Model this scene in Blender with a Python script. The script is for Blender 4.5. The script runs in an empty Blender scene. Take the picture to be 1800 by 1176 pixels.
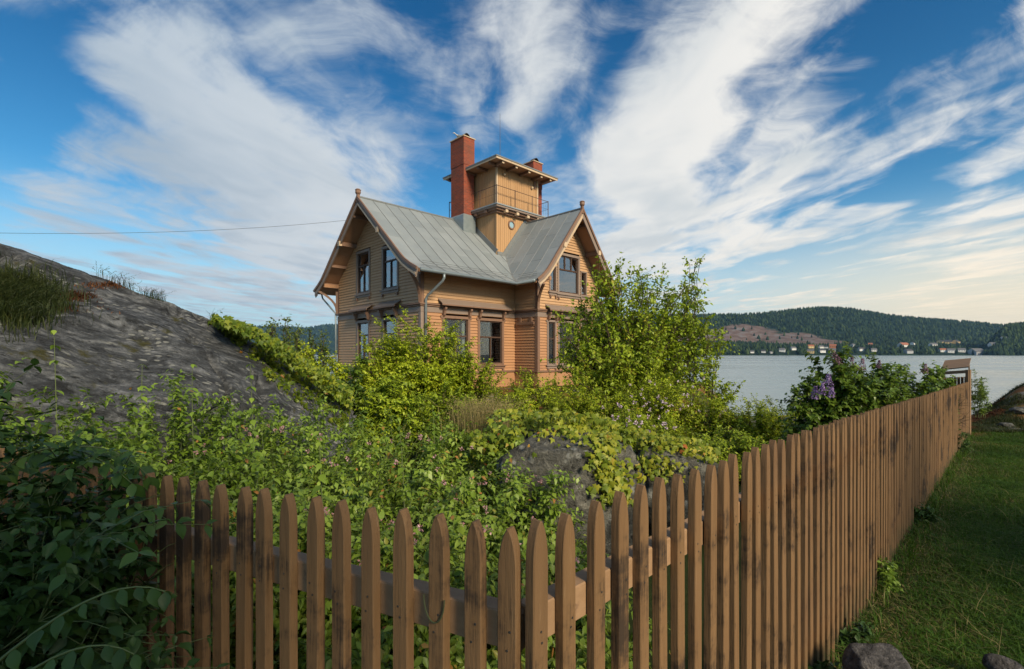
import bpy, bmesh, math, random
import numpy as np
from mathutils import Vector, Matrix, noise as mnoise
from mathutils.bvhtree import BVHTree

S = bpy.context.scene
COL = S.collection
R = math.radians
F = 850.0            # focal length in photo pixels (photo 1800 wide), horizon at row 623
WATER = -3.3

# ------------------------------------------------------------------ camera
cam_d = bpy.data.cameras.new('camera'); cam = bpy.data.objects.new('camera', cam_d); COL.objects.link(cam)
cam.location = (0, 0, 0); cam.rotation_euler = (R(90), 0, 0)
cam_d.sensor_width = 36.0; cam_d.lens = 36.0 * F / 1800.0
cam_d.shift_y = 35.0 / 1800.0
cam_d.clip_start = 0.02; cam_d.clip_end = 30000
S.camera = cam
S.view_settings.view_transform = 'Standard'; S.view_settings.look = 'None'
S.view_settings.gamma = 1.0; S.view_settings.use_curve_mapping = False
S.view_settings.exposure = 0.35
S.cycles.max_bounces = 6; S.cycles.diffuse_bounces = 3; S.cycles.transparent_max_bounces = 8
S.cycles.volume_bounces = 0
S.cycles.use_denoising = True

# ------------------------------------------------------------------ sun
SUN_AZ, SUN_EL = 146.0, 30.0
az, el = R(SUN_AZ), R(SUN_EL)
sd = Vector((math.sin(az) * math.cos(el), math.cos(az) * math.cos(el), math.sin(el)))
sun_d = bpy.data.lights.new('sun', 'SUN'); sun_d.energy = 4.6; sun_d.angle = R(14); sun_d.color = (1.0, 0.83, 0.58)
sun = bpy.data.objects.new('sun', sun_d); COL.objects.link(sun); sun.rotation_euler = sd.to_track_quat('Z', 'Y').to_euler()

# ------------------------------------------------------------------ world sky with cirrus
W = bpy.data.worlds.new('World'); S.world = W; W.use_nodes = True
nt = W.node_tree; nt.nodes.clear()
class NG:
    """tiny helper for node trees"""
    def __init__(s, nt): s.nt = nt
    def n(s, t, **kw):
        nd = s.nt.nodes.new(t)
        for k, v in kw.items(): setattr(nd, k, v)
        return nd
    def l(s, a, b): s.nt.links.new(a, b)
    def val(s, sock, v):
        if hasattr(v, 'is_linked') or hasattr(v, 'links'): s.l(v, sock)
        else: sock.default_value = v
    def m(s, op, a, b=None, c=None, clamp=False):
        nd = s.n('ShaderNodeMath', operation=op, use_clamp=clamp)
        s.val(nd.inputs[0], a)
        if b is not None: s.val(nd.inputs[1], b)
        if c is not None: s.val(nd.inputs[2], c)
        return nd.outputs[0]
    def mr(s, v, a, b, c=0.0, d=1.0, smooth=True):
        nd = s.n('ShaderNodeMapRange'); nd.interpolation_type = 'SMOOTHSTEP' if smooth else 'LINEAR'
        s.val(nd.inputs['Value'], v)
        for k, x in zip(('From Min', 'From Max', 'To Min', 'To Max'), (a, b, c, d)): nd.inputs[k].default_value = x
        return nd.outputs['Result']
    def comb(s, x, y, z=0.0):
        nd = s.n('ShaderNodeCombineXYZ')
        for i, v in enumerate((x, y, z)): s.val(nd.inputs[i], v)
        return nd.outputs[0]
    def noise(s, vec, scale, detail=4, rough=.5, dist=0.0, dim='3D', out=0):
        nd = s.n('ShaderNodeTexNoise'); nd.noise_dimensions = dim
        if vec is not None: s.l(vec, nd.inputs['Vector'])
        nd.inputs['Scale'].default_value = scale; nd.inputs['Detail'].default_value = detail
        nd.inputs['Roughness'].default_value = rough; nd.inputs['Distortion'].default_value = dist
        return nd.outputs[out]
    def mix(s, f, a, b, mode='MIX'):
        nd = s.n('ShaderNodeMix'); nd.data_type = 'RGBA'; nd.blend_type = mode
        s.val(nd.inputs[0], f); s.val(nd.inputs[6], a); s.val(nd.inputs[7], b)
        return nd.outputs[2]
    def ramp(s, f, stops):
        nd = s.n('ShaderNodeValToRGB'); cr = nd.color_ramp
        while len(cr.elements) > 1: cr.elements.remove(cr.elements[-1])
        for i, (p, c) in enumerate(stops):
            e = cr.elements[0] if i == 0 else cr.elements.new(p)
            e.position = p; e.color = tuple(c) + (1,) if len(c) == 3 else c
        s.l(f, nd.inputs[0]); return nd.outputs[0]

g = NG(nt)
tc = g.n('ShaderNodeTexCoord').outputs['Generated']
sep = g.n('ShaderNodeSeparateXYZ'); g.l(tc, sep.inputs[0])
X, Y, Z = sep.outputs
sky = g.n('ShaderNodeTexSky'); sky.sky_type = 'NISHITA'; sky.sun_disc = False
sky.sun_elevation = R(SUN_EL); sky.sun_rotation = R(SUN_AZ); sky.altitude = 0; sky.air_density = 1.0; sky.dust_density = 0.6; sky.ozone_density = 3.0
zc = g.m('MAXIMUM', Z, 0.03)
px_ = g.m('DIVIDE', X, zc); py_ = g.m('DIVIDE', Y, zc)
# cloud sheet coordinates, streaks run along world Y
warpv = g.comb(g.m('MULTIPLY', px_, 0.8), g.m('MULTIPLY', py_, 0.35))
w1 = g.noise(warpv, 1.3, 3, .5, out=1)
ws = g.n('ShaderNodeVectorMath', operation='SUBTRACT'); g.l(w1, ws.inputs[0]); ws.inputs[1].default_value = (.5, .5, .5)
wsc = g.n('ShaderNodeVectorMath', operation='SCALE'); g.l(ws.outputs[0], wsc.inputs[0]); wsc.inputs['Scale'].default_value = 1.9
add = g.n('ShaderNodeVectorMath', operation='ADD'); g.l(g.comb(g.m('MULTIPLY', px_, 1.45), g.m('MULTIPLY', py_, 0.78)), add.inputs[0]); g.l(wsc.outputs[0], add.inputs[1])
n1 = g.noise(add.outputs[0], 1.7, 5, .52)
# gnomonic coordinates about +Y for the large cloud masses
ya = g.m('MAXIMUM', g.m('ABSOLUTE', Y), 0.08)
gx = g.m('DIVIDE', X, ya); gz = g.m('DIVIDE', Z, ya)
gv = g.comb(gx, gz)
gw = g.n('ShaderNodeVectorMath', operation='MULTIPLY_ADD'); g.l(ws.outputs[0], gw.inputs[0]); gw.inputs[1].default_value = (.35, .35, 0); g.l(gv, gw.inputs[2])
iso = g.n('ShaderNodeVectorMath', operation='MULTIPLY_ADD'); g.l(ws.outputs[0], iso.inputs[0]); iso.inputs[1].default_value = (.55, .55, 0); g.l(g.comb(g.m('MULTIPLY', gx, 1.0), g.m('MULTIPLY', gz, 1.5)), iso.inputs[2])
n2 = g.noise(iso.outputs[0], 6.5, 8, .63, .35)
BL = [  # cx, cy (photo rows/cols), half length, half width, angle (deg, counter-clockwise), weight
    (1290, 60, 270, 110, 48, .42), (1190, 250, 250, 95, 52, .42), (1080, 410, 150, 60, 55, .2),
    (950, 100, 150, 80, 78, .36), (930, 200, 80, 45, 60, .2),
    (450, 60, 420, 80, 0, .16), (330, 150, 280, 110, -40, .40), (480, 300, 260, 120, -35, .46),
    (140, 320, 220, 70, 10, .30), (500, 410, 230, 60, -10, .34),
    (330, 480, 280, 34, -4, .42), (520, 530, 200, 34, -4, .36), (120, 395, 160, 16, 0, .2),
    (600, 60, 120, 60, 20, .12),
    (1640, 180, 260, 60, 35, .30), (1340, 330, 240, 60, 30, .32), (1450, 400, 200, 30, 32, .26), (1240, 440, 170, 40, 5, .28),
    (1760, 290, 150, 40, 40, .26), (1740, 440, 110, 45, 15, .36), (1400, 300, 300, 25, 38, .18),
    (1180, 330, 200, 60, 45, .22), (1360, 545, 150, 10, -3, .24), (1640, 545, 200, 9, 0, .22),
    (40, 190, 260, 100, 55, -.55), (720, 190, 150, 60, -60, -.22), (40, 60, 160, 90, 20, -.2), (740, 370, 110, 60, 30, -.26),
    (1640, 50, 200, 110, 40, -.60), (1460, 240, 150, 45, 35, -.30), (1080, 130, 120, 30, 75, -.25), (1330, 160, 60, 25, 60, -.1),
    (880, 290, 150, 40, 10, -.12), (250, 430, 260, 30, 0, -.16), (1450, 500, 260, 40, 0, -.30), (60, 500, 200, 70, 0, -.1),
    (1640, 330, 130, 35, 25, -.18),
]
acc = None
for (cx, cy, a, b, ang, wt) in BL:
    mp = g.n('ShaderNodeMapping'); mp.vector_type = 'TEXTURE'
    g.l(gw.outputs[0], mp.inputs['Vector'])
    mp.inputs['Location'].default_value = ((cx - 900) / F, (623 - cy) / F, 0)
    mp.inputs['Rotation'].default_value = (0, 0, R(ang)); mp.inputs['Scale'].default_value = (a / F, b / F, 1)
    ln = g.n('ShaderNodeVectorMath', operation='LENGTH'); g.l(mp.outputs[0], ln.inputs[0])
    v = g.mr(ln.outputs['Value'], 1.45, 0.1, 0, wt)
    acc = v if acc is None else g.m('ADD', acc, v)
# fade of the authored masses behind the camera
acc = g.m('MULTIPLY', acc, g.mr(Y, -0.1, 0.15))
base = g.m('ADD', g.m('MULTIPLY', g.m('SUBTRACT', n1, .5), 1.55), g.m('MULTIPLY', g.m('SUBTRACT', n2, .5), 1.05))
dens = g.m('ADD', g.m('ADD', base, acc), .03)
dcl = g.mr(dens, -0.22, 0.56)
dcl = g.m('MULTIPLY', dcl, g.mr(Z, -0.01, 0.10, .55, 1.0))
shade = g.noise(add.outputs[0], 0.9, 4, .55)
side = g.mr(g.m('ADD', gx, g.m('MULTIPLY', gz, -0.35)), -1.1, .6)         # clouds brighten towards the sun's side
ccol = g.mix(side, (4.3, 4.9, 5.5, 1), (7.4, 7.2, 6.8, 1))
ccol = g.mix(g.mr(shade, .38, .68), ccol, g.mix(1.0, ccol, (.72, .78, .84, 1), 'MULTIPLY'))
warm = g.m('MULTIPLY', g.mr(Z, 0.26, 0.0), g.mr(gx, .05, 1.0))
hs = g.n('ShaderNodeHueSaturation'); hs.inputs['Saturation'].default_value = 1.25; hs.inputs['Value'].default_value = 1.0
g.l(sky.outputs[0], hs.inputs['Color'])
skyc = g.mix(1.0, hs.outputs[0], (.72, 1.12, 1.08, 1), 'MULTIPLY')
skyc = g.mix(g.mr(Z, .12, .62), skyc, g.mix(1.0, skyc, (.30, .60, .72, 1), 'MULTIPLY'))
# pale air near the horizon
skyc = g.mix(g.mr(Z, 0.30, 0.02, 0, .85), skyc, (4.6, 6.0, 6.8, 1))
skyc = g.mix(g.m('MULTIPLY', warm, .9), skyc, (9.8, 7.7, 4.7, 1))
ccol = g.mix(g.m('MULTIPLY', warm, .9), ccol, (10.5, 8.4, 5.4, 1))
fin = g.mix(dcl, skyc, ccol)
bg = g.n('ShaderNodeBackground'); bg.inputs['Strength'].default_value = 0.1; g.l(fin, bg.inputs['Color'])
wo = g.n('ShaderNodeOutputWorld'); g.l(bg.outputs[0], wo.inputs['Surface'])
W.cycles.sampling_method = 'MANUAL'; W.cycles.sample_map_resolution = 512

# ------------------------------------------------------------------ helpers
rng = np.random.default_rng(7)
random.seed(7)
def P(px, py, Y): return Vector(((px - 900) / F * Y, Y, (623 - py) / F * Y))
def tag(o, label=None, cat=None, group=None, kind=None):
    if label: o['label'] = label
    if cat: o['category'] = cat
    if group: o['group'] = group
    if kind: o['kind'] = kind
    return o
def link(o, parent=None):
    COL.objects.link(o)
    if parent is not None: o.parent = parent
    return o
def empty(name, loc=(0, 0, 0), rz=0, parent=None):
    o = bpy.data.objects.new(name, None); o.location = loc; o.rotation_euler = (0, 0, rz); o.empty_display_size = .2
    return link(o, parent)
def mesh_np(name, V, faces_idx, nper, mats, attrs=None, smooth=False, matidx=None):
    """V (n,3); faces_idx flat loop vertex indices; nper: verts per face (int or array)"""
    me = bpy.data.meshes.new(name)
    V = np.asarray(V, np.float32); L = np.asarray(faces_idx, np.int32).ravel()
    nf = len(L) // nper if isinstance(nper, int) else len(nper)
    tot = np.full(nf, nper, np.int32) if isinstance(nper, int) else np.asarray(nper, np.int32)
    st = np.concatenate([[0], np.cumsum(tot)[:-1]]).astype(np.int32)
    me.vertices.add(len(V)); me.vertices.foreach_set('co', V.ravel())
    me.loops.add(len(L)); me.loops.foreach_set('vertex_index', L)
    me.polygons.add(nf); me.polygons.foreach_set('loop_start', st); me.polygons.foreach_set('loop_total', tot)
    if smooth: me.polygons.foreach_set('use_smooth', np.ones(nf, bool))
    if matidx is not None: me.polygons.foreach_set('material_index', np.asarray(matidx, np.int32))
    for m in (mats if isinstance(mats, (list, tuple)) else [mats]): me.materials.append(m)
    if attrs:
        for k, v in attrs.items():
            a = me.attributes.new(k, 'FLOAT', 'POINT'); a.data.foreach_set('value', np.asarray(v, np.float32))
    me.update(calc_edges=True)
    return me
def obj(name, me, parent=None):
    return link(bpy.data.objects.new(name, me), parent)

class MB:
    """collects simple solids into one mesh"""
    def __init__(s): s.v = []; s.f = []
    def add(s, vs, fs):
        o = len(s.v); s.v += [tuple(v) for v in vs]; s.f += [[i + o for i in f] for f in fs]; return s
    def box(s, a, b, M=None):
        x0, y0, z0 = a; x1, y1, z1 = b
        vs = [Vector(p) for p in ((x0,y0,z0),(x1,y0,z0),(x1,y1,z0),(x0,y1,z0),(x0,y0,z1),(x1,y0,z1),(x1,y1,z1),(x0,y1,z1))]
        if M is not None: vs = [M @ v for v in vs]
        return s.add(vs, [[0,3,2,1],[4,5,6,7],[0,1,5,4],[1,2,6,5],[2,3,7,6],[3,0,4,7]])
    def beam(s, p, q, w, h, up=(0,0,1)):
        """rectangular bar from p to q; w across, h along 'up'"""
        p = Vector(p); q = Vector(q); d = (q - p).normalized(); upv = Vector(up)
        sx = d.cross(upv).normalized(); uz = sx.cross(d).normalized()
        vs = []
        for c in (p, q):
            for a, b in ((-1,-1),(1,-1),(1,1),(-1,1)): vs.append(c + sx * a * w / 2 + uz * b * h / 2)
        return s.add(vs, [[0,1,2,3],[7,6,5,4],[0,4,5,1],[1,5,6,2],[2,6,7,3],[3,7,4,0]])
    def tube(s, pts, r, n=8, cap=True):
        pts = [Vector(p) for p in pts]; k = len(pts); rs = r if isinstance(r, (list, tuple)) else [r] * k
        vs = []; prev = None
        for i, p in enumerate(pts):
            d = (pts[min(i+1,k-1)] - pts[max(i-1,0)]).normalized()
            ref = Vector((0,0,1)) if abs(d.z) < .9 else Vector((1,0,0))
            if prev is not None: ref = prev
            a = (ref - d * ref.dot(d)).normalized(); prev = a; b = d.cross(a)
            for j in range(n):
                t = 2 * math.pi * j / n; vs.append(p + (a * math.cos(t) + b * math.sin(t)) * rs[i])
        fs = []
        for i in range(k - 1):
            for j in range(n):
                j2 = (j + 1) % n; fs.append([i*n+j, i*n+j2, (i+1)*n+j2, (i+1)*n+j])
        if cap: fs.append(list(range(n))[::-1]); fs.append([(k-1)*n + j for j in range(n)])
        return s.add(vs, fs)
    def prism(s, poly, ext):
        """polygon (3d points) extruded by the vector ext"""
        n = len(poly); e = Vector(ext); a = [Vector(p) for p in poly]
        vs = a + [p + e for p in a]
        fs = [list(range(n))[::-1], list(range(n, 2*n))] + [[i, (i+1) % n, (i+1) % n + n, i + n] for i in range(n)]
        return s.add(vs, fs)
    def lathe(s, prof, c=(0,0,0), n=12):
        vs = []; k = len(prof); c = Vector(c)
        for r, z in prof:
            for j in range(n):
                t = 2*math.pi*j/n; vs.append(c + Vector((r*math.cos(t), r*math.sin(t), z)))
        fs = [[i*n+j, i*n+(j+1) % n, (i+1)*n+(j+1) % n, (i+1)*n+j] for i in range(k-1) for j in range(n)]
        fs += [list(range(n))[::-1], [(k-1)*n+j for j in range(n)]]
        return s.add(vs, fs)
    def mesh(s, name, mat, smooth=False):
        me = bpy.data.meshes.new(name); me.from_pydata([tuple(v) for v in s.v], [], s.f); me.materials.append(mat)
        bm = bmesh.new(); bm.from_mesh(me); bmesh.ops.recalc_face_normals(bm, faces=bm.faces[:]); bm.to_mesh(me); bm.free()
        if smooth: me.polygons.foreach_set('use_smooth', np.ones(len(me.polygons), bool))
        return me
    def build(s, name, mat, parent=None, smooth=False, kind=None, bevel=0):
        o = obj(name, s.mesh(name, mat, smooth), parent)
        if kind: o['kind'] = kind
        if bevel:
            m = o.modifiers.new('bevel', 'BEVEL'); m.width = bevel; m.segments = 1; m.limit_method = 'ANGLE'
        return o

# ------------------------------------------------------------------ materials
def mat(name, fn):
    m = bpy.data.materials.new(name); m.use_nodes = True; nt = m.node_tree; nt.nodes.clear()
    g = NG(nt); out = g.n('ShaderNodeOutputMaterial'); sh = fn(g)
    g.l(sh, out.inputs['Surface']); return m
def princ(g, col, rough=.6, spec=.4, normal=None, metal=0.0, **kw):
    b = g.n('ShaderNodeBsdfPrincipled'); g.val(b.inputs['Base Color'], col); g.val(b.inputs['Roughness'], rough)
    g.val(b.inputs['Specular IOR Level'], spec); b.inputs['Metallic'].default_value = metal
    if normal is not None: g.l(normal, b.inputs['Normal'])
    return b.outputs[0]
def bump(g, h, strength=.3, dist=.02):
    b = g.n('ShaderNodeBump'); b.inputs['Strength'].default_value = strength; b.inputs['Distance'].default_value = dist
    g.l(h, b.inputs['Height']); return b.outputs[0]
def ocoord(g, scale=(1,1,1)):
    t = g.n('ShaderNodeTexCoord'); mp = g.n('ShaderNodeMapping'); mp.inputs['Scale'].default_value = scale
    g.l(t.outputs['Object'], mp.inputs['Vector']); return mp.outputs[0]
def wcoord(g, scale=(1,1,1)):
    t = g.n('ShaderNodeNewGeometry'); mp = g.n('ShaderNodeMapping'); mp.inputs['Scale'].default_value = scale
    g.l(t.outputs['Position'], mp.inputs['Vector']); return mp.outputs[0]
def orand(g): return g.n('ShaderNodeObjectInfo').outputs['Random']
def attr(g, name):
    a = g.n('ShaderNodeAttribute'); a.attribute_name = name; return a.outputs['Fac']

def painted_wood(name, c1, c2, dirt=(.08,.05,.035), sc=(2,2,14), rough=.55, var=.25, dirt_amt=.35):
    def fn(g):
        co = wcoord(g, sc)
        n = g.noise(co, 1.0, 5, .6)
        col = g.mix(n, c1 + (1,), c2 + (1,))
        col = g.mix(g.m('MULTIPLY', orand(g), var), col, tuple(x * .68 for x in c1) + (1,))
        d = g.mr(g.noise(wcoord(g, (1.3,1.3,.9)), 1.6, 6, .65), .55, .78, 0, dirt_amt)
        col = g.mix(d, col, dirt + (1,))
        run = g.noise(wcoord(g, (7,7,.45)), 1.3, 5, .6)
        col = g.mix(g.mr(run, .56, .76, 0, dirt_amt * .9), col, tuple(x * 1.3 for x in dirt) + (1,))
        return princ(g, col, rough, .3, bump(g, g.noise(co, 3.0, 4, .6), .25, .01))
    return mat(name, fn)
M = {}
M['siding'] = painted_wood('siding_paint', (.41,.245,.130), (.51,.325,.185), dirt=(.20,.12,.07), sc=(.6,.6,6), dirt_amt=.35)
M['siding_low'] = painted_wood('lower_siding_boards', (.35,.178,.088), (.43,.235,.125), dirt=(.20,.10,.06), sc=(.6,.6,6), dirt_amt=.3)  # lower boards more orange than the upper ones
M['tower_wood'] = painted_wood('tower_paint', (.38,.215,.10), (.46,.285,.15), dirt=(.22,.14,.09), sc=(5,5,.7), dirt_amt=.4)
M['trim'] = painted_wood('brown_trim_paint', (.17,.098,.067), (.225,.135,.092), dirt=(.06,.035,.03), sc=(3,3,3))
M['trim_grey'] = painted_wood('greyed_trim_paint', (.20,.15,.125), (.26,.20,.165), dirt=(.08,.06,.05), sc=(3,3,3))
M['sash'] = painted_wood('dark_sash_paint', (.055,.030,.022), (.08,.045,.03), sc=(3,3,3))
M['soffit'] = painted_wood('soffit_boards', (.27,.145,.08), (.35,.19,.105), sc=(3,3,3))
M['light_trim'] = painted_wood('pale_trim_paint', (.48,.36,.24), (.54,.42,.30), sc=(3,3,3))
def m_roof(g):
    n = g.noise(wcoord(g, (1.2,1.2,1.2)), 1.2, 6, .6); n2 = g.noise(wcoord(g, (6,6,6)), 3.0, 5, .7)
    c = g.mix(n, (.205,.235,.255,1), (.31,.34,.355,1))
    c = g.mix(g.m('MULTIPLY', orand(g), .6), c, (.17,.20,.215,1))
    c = g.mix(g.mr(n2, .55, .72, 0, .5), c, (.26,.24,.18,1))
    c = g.mix(g.mr(g.noise(wcoord(g, (.7,.7,2.2)), 2.2, 6, .7), .58, .74, 0, .6), c, (.12,.14,.15,1))
    return princ(g, c, g.mr(n, .3, .7, .48, .62), .5, bump(g, n2, .12, .01), metal=.15)
M['roof'] = mat('zinc_roof', m_roof)
M['seam'] = mat('zinc_seam', lambda g: princ(g, g.mix(g.noise(wcoord(g), 8, 3), (.14,.15,.155,1), (.21,.22,.225,1)), .5, .5, metal=.2))
M['gutter'] = mat('gutter_zinc', lambda g: princ(g, g.mix(g.noise(wcoord(g), 5, 4), (.16,.20,.22,1), (.27,.31,.33,1)), .4, .5, metal=.3))
M['black_metal'] = mat('dark_iron', lambda g: princ(g, g.mix(g.noise(wcoord(g), 20, 4), (.02,.018,.018,1), (.05,.042,.038,1)), .5, .5))
M['rail_metal'] = mat('brown_rail_iron', lambda g: princ(g, g.mix(g.noise(wcoord(g), 10, 4), (.06,.035,.025,1), (.10,.06,.045,1)), .5, .5))
def m_brick(g):
    t = g.n('ShaderNodeTexCoord').outputs['Object']; sp = g.n('ShaderNodeSeparateXYZ'); g.l(t, sp.inputs[0])
    geo = g.n('ShaderNodeNewGeometry'); 
    v = g.comb(g.m('ADD', sp.outputs[0], sp.outputs[1]), sp.outputs[2])
    b = g.n('ShaderNodeTexBrick'); g.l(v, b.inputs['Vector'])
    b.inputs['Scale'].default_value = 1.0; b.inputs['Brick Width'].default_value = .24; b.inputs['Row Height'].default_value = .075
    b.inputs['Mortar Size'].default_value = .009; b.inputs['Mortar Smooth'].default_value = .2
    b.inputs['Color1'].default_value = (.30,.060,.028,1); b.inputs['Color2'].default_value = (.18,.040,.026,1); b.inputs['Mortar'].default_value = (.17,.10,.075,1)
    n = g.noise(wcoord(g), 1.6, 5, .6)
    c = g.mix(g.mr(n, .45, .7, 0, .55), b.outputs[0], (.12,.060,.045,1))
    return princ(g, c, .85, .2, bump(g, b.outputs['Fac'], -.5, .01))
M['brick'] = mat('red_brick', m_brick)
def m_glass(g):
    fr = g.n('ShaderNodeFresnel'); fr.inputs['IOR'].default_value = 1.5
    f = g.m('ADD', g.m('MULTIPLY', fr.outputs[0], 1.4), .22, clamp=True)
    gl = g.n('ShaderNodeBsdfGlossy'); gl.inputs['Roughness'].default_value = .01; gl.inputs['Color'].default_value = (.88,.93,1,1)
    tr = g.n('ShaderNodeBsdfTransparent'); tr.inputs['Color'].default_value = (.85,.9,.9,1)
    mx = g.n('ShaderNodeMixShader'); g.l(f, mx.inputs[0]); g.l(tr.outputs[0], mx.inputs[1]); g.l(gl.outputs[0], mx.inputs[2])
    return mx.outputs[0]
M['glass'] = mat('window_glass', m_glass)
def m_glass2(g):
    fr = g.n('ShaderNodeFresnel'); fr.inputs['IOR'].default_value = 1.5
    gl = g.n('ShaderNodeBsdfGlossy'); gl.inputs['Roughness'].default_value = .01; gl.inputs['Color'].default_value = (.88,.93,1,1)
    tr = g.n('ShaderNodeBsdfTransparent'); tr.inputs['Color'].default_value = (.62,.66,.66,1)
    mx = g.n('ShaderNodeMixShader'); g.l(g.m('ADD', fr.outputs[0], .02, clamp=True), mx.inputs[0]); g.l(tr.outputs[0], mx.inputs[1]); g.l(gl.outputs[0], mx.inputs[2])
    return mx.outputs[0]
M['glass_dim'] = mat('dim_window_glass', m_glass2)  # reflection toned down and tint darkened in the material so lower panes look dark
M['room'] = mat('dark_room', lambda g: princ(g, g.mix(g.noise(wcoord(g), 2, 3), (.05,.045,.04,1), (.09,.08,.07,1)), .9, .1))
M['curtain'] = mat('white_curtain', lambda g: princ(g, g.mix(g.noise(wcoord(g, (9,9,.5)), 3, 3), (.62,.64,.64,1), (.85,.86,.85,1)), .9, .1))

def m_picket(g):
    co = ocoord(g, (28, 28, 1.6)); rnd = orand(g)
    off = g.n('ShaderNodeVectorMath', operation='ADD'); g.l(co, off.inputs[0]); g.l(g.comb(g.m('MULTIPLY', rnd, 90), 0, g.m('MULTIPLY', rnd, 37)), off.inputs[1])
    grain = g.noise(off.outputs[0], 1.4, 6, .65, .3)
    c = g.mix(grain, (.090,.048,.021,1), (.250,.148,.072,1))
    c = g.mix(g.m('MULTIPLY', rnd, .35), c, (.14,.082,.042,1))
    w = g.noise(wcoord(g), 1.1, 5, .6)
    c = g.mix(g.mr(w, .52, .72, 0, .55), c, (.085,.045,.028,1))
    # dark weather stains where the upper rail keeps the wood damp, different from picket to picket
    st = g.noise(wcoord(g, (1.6,1.6,2.2)), 1.5, 6, .7)
    fine = g.noise(off.outputs[0], 5, 5, .7)
    spz = g.n('ShaderNodeSeparateXYZ'); tz = g.n('ShaderNodeTexCoord'); g.l(tz.outputs['Object'], spz.inputs[0])
    damp = g.m('MULTIPLY', g.mr(spz.outputs[2], .78, 1.0), g.mr(spz.outputs[2], 1.14, 1.06))      # damp zone where the upper rail is nailed on
    blot = g.m('ADD', g.m('ADD', st, g.m('MULTIPLY', fine, .35)), g.m('MULTIPLY', damp, .07))
    c = g.mix(g.mr(blot, .70, .86, 0, .92), c, (.030,.021,.016,1))
    worn = g.noise(off.outputs[0], 2.2, 6, .75)
    c = g.mix(g.mr(worn, .60, .74, 0, .55), c, (.30,.20,.115,1))
    sp_ = g.n('ShaderNodeSeparateXYZ'); t_ = g.n('ShaderNodeTexCoord'); g.l(t_.outputs['Object'], sp_.inputs[0])
    c = g.mix(g.m('MULTIPLY', g.mr(sp_.outputs[2], .32, .02), g.mr(g.noise(wcoord(g), 7, 5, .7), .35, .65)), c, (.040,.045,.022,1))
    c = g.mix(g.mr(g.noise(co, 12, 3, .7), .70, .80, 0, .6), c, (.05,.03,.02,1))
    return princ(g, c, .72, .25, bump(g, g.m('ADD', grain, fine), .5, .004))
M['picket'] = mat('weathered_brown_picket_paint', m_picket)
def m_rail(g):
    co = wcoord(g, (14, 14, 30)); n = g.noise(co, 1, 5, .6)
    c = g.mix(n, (.19,.110,.058,1), (.36,.23,.135,1)); c = g.mix(g.mr(g.noise(wcoord(g), 18, 5, .7), .6, .75, 0, .7), c, (.12,.07,.05,1))
    return princ(g, c, .7, .25, bump(g, n, .4, .004))
M['rail'] = mat('worn_rail_paint', m_rail)
M['plank_weathered'] = painted_wood('weathered_gate_boards', (.17,.105,.06), (.26,.165,.10), dirt=(.12,.08,.05), sc=(9,9,1), rough=.8)

def rock_mat(name, c_dark, c_mid, c_light, streak, moss=.0, lich=.3, lich_sc=6):
    def fn(g):
        w = wcoord(g)
        def dot(v):
            d = g.n('ShaderNodeVectorMath', operation='DOT_PRODUCT'); g.l(w, d.inputs[0]); d.inputs[1].default_value = tuple(Vector(v).normalized()); return d.outputs['Value']
        cv = g.comb(g.m('MULTIPLY', dot((.53, .73, -.42)), streak[0]), g.m('MULTIPLY', dot((.80, -.55, .05)), streak[1]), g.m('MULTIPLY', dot((.2, .35, .9)), streak[2]))
        class _O: pass
        mp = _O(); mp.outputs = [cv]
        n1 = g.noise(mp.outputs[0], 1.0, 9, .68, .4); n2 = g.noise(w, .55, 5, .6); n3 = g.noise(mp.outputs[0], 4.0, 7, .72)
        c = g.ramp(n1, [(.36, c_dark), (.50, c_mid), (.63, c_light)])
        c = g.mix(g.mr(n2, .44, .66, 0, .6), c, tuple(x * .45 for x in c_mid) + (1,))
        n4 = g.noise(w, 14, 7, .75)
        c = g.mix(g.mr(n4, .35, .65, .55, 0), c, tuple(x * .35 for x in c_mid) + (1,))
        c = g.mix(g.mr(n4, .55, .72, 0, .5), c, tuple(x * 1.1 for x in c_light) + (1,))
        vo = g.n('ShaderNodeTexVoronoi'); vo.feature = 'F1'; vo.inputs['Scale'].default_value = lich_sc
        dd = g.n('ShaderNodeVectorMath', operation='MULTIPLY_ADD'); g.l(g.noise(w, 5, 4, .6, out=1), dd.inputs[0]); dd.inputs[1].default_value = (.22,.22,.22); g.l(mp.outputs[0] if streak[0] > 1 else w, dd.inputs[2])
        g.l(dd.outputs[0], vo.inputs['Vector'])
        pale = g.m('MULTIPLY', g.mr(vo.outputs['Distance'], .36, .22), g.mr(g.noise(w, 2.2, 4), .46, .58))
        c = g.mix(g.m('MULTIPLY', pale, lich), c, (.34,.35,.33,1))
        crack = g.mr(n3, .45, .36)
        c = g.mix(g.m('MULTIPLY', crack, .8), c, (.012,.012,.011,1))
        sepn = g.n('ShaderNodeSeparateXYZ'); g.l(g.n('ShaderNodeNewGeometry').outputs['Normal'], sepn.inputs[0])
        mo = g.m('MULTIPLY', g.mr(g.noise(w, 1.7, 7, .7), .60 - moss, .70 - moss), g.mr(sepn.outputs[2], .15, .6))
        c = g.mix(mo, c, g.mix(g.noise(w, 12, 3), (.035,.045,.012,1), (.10,.085,.025,1)))
        h = g.m('ADD', g.m('ADD', n1, g.m('MULTIPLY', n3, .9)), g.m('MULTIPLY', n4, .25))
        return princ(g, c, .85, .25, bump(g, h, 1.0, .09))
    return mat(name, fn)
M['rock'] = rock_mat('grey_slope_granite', (.020,.022,.025), (.105,.115,.130), (.29,.305,.325), (2.6, 8.5, 8.5), moss=.03, lich=.85, lich_sc=2.6)
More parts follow.
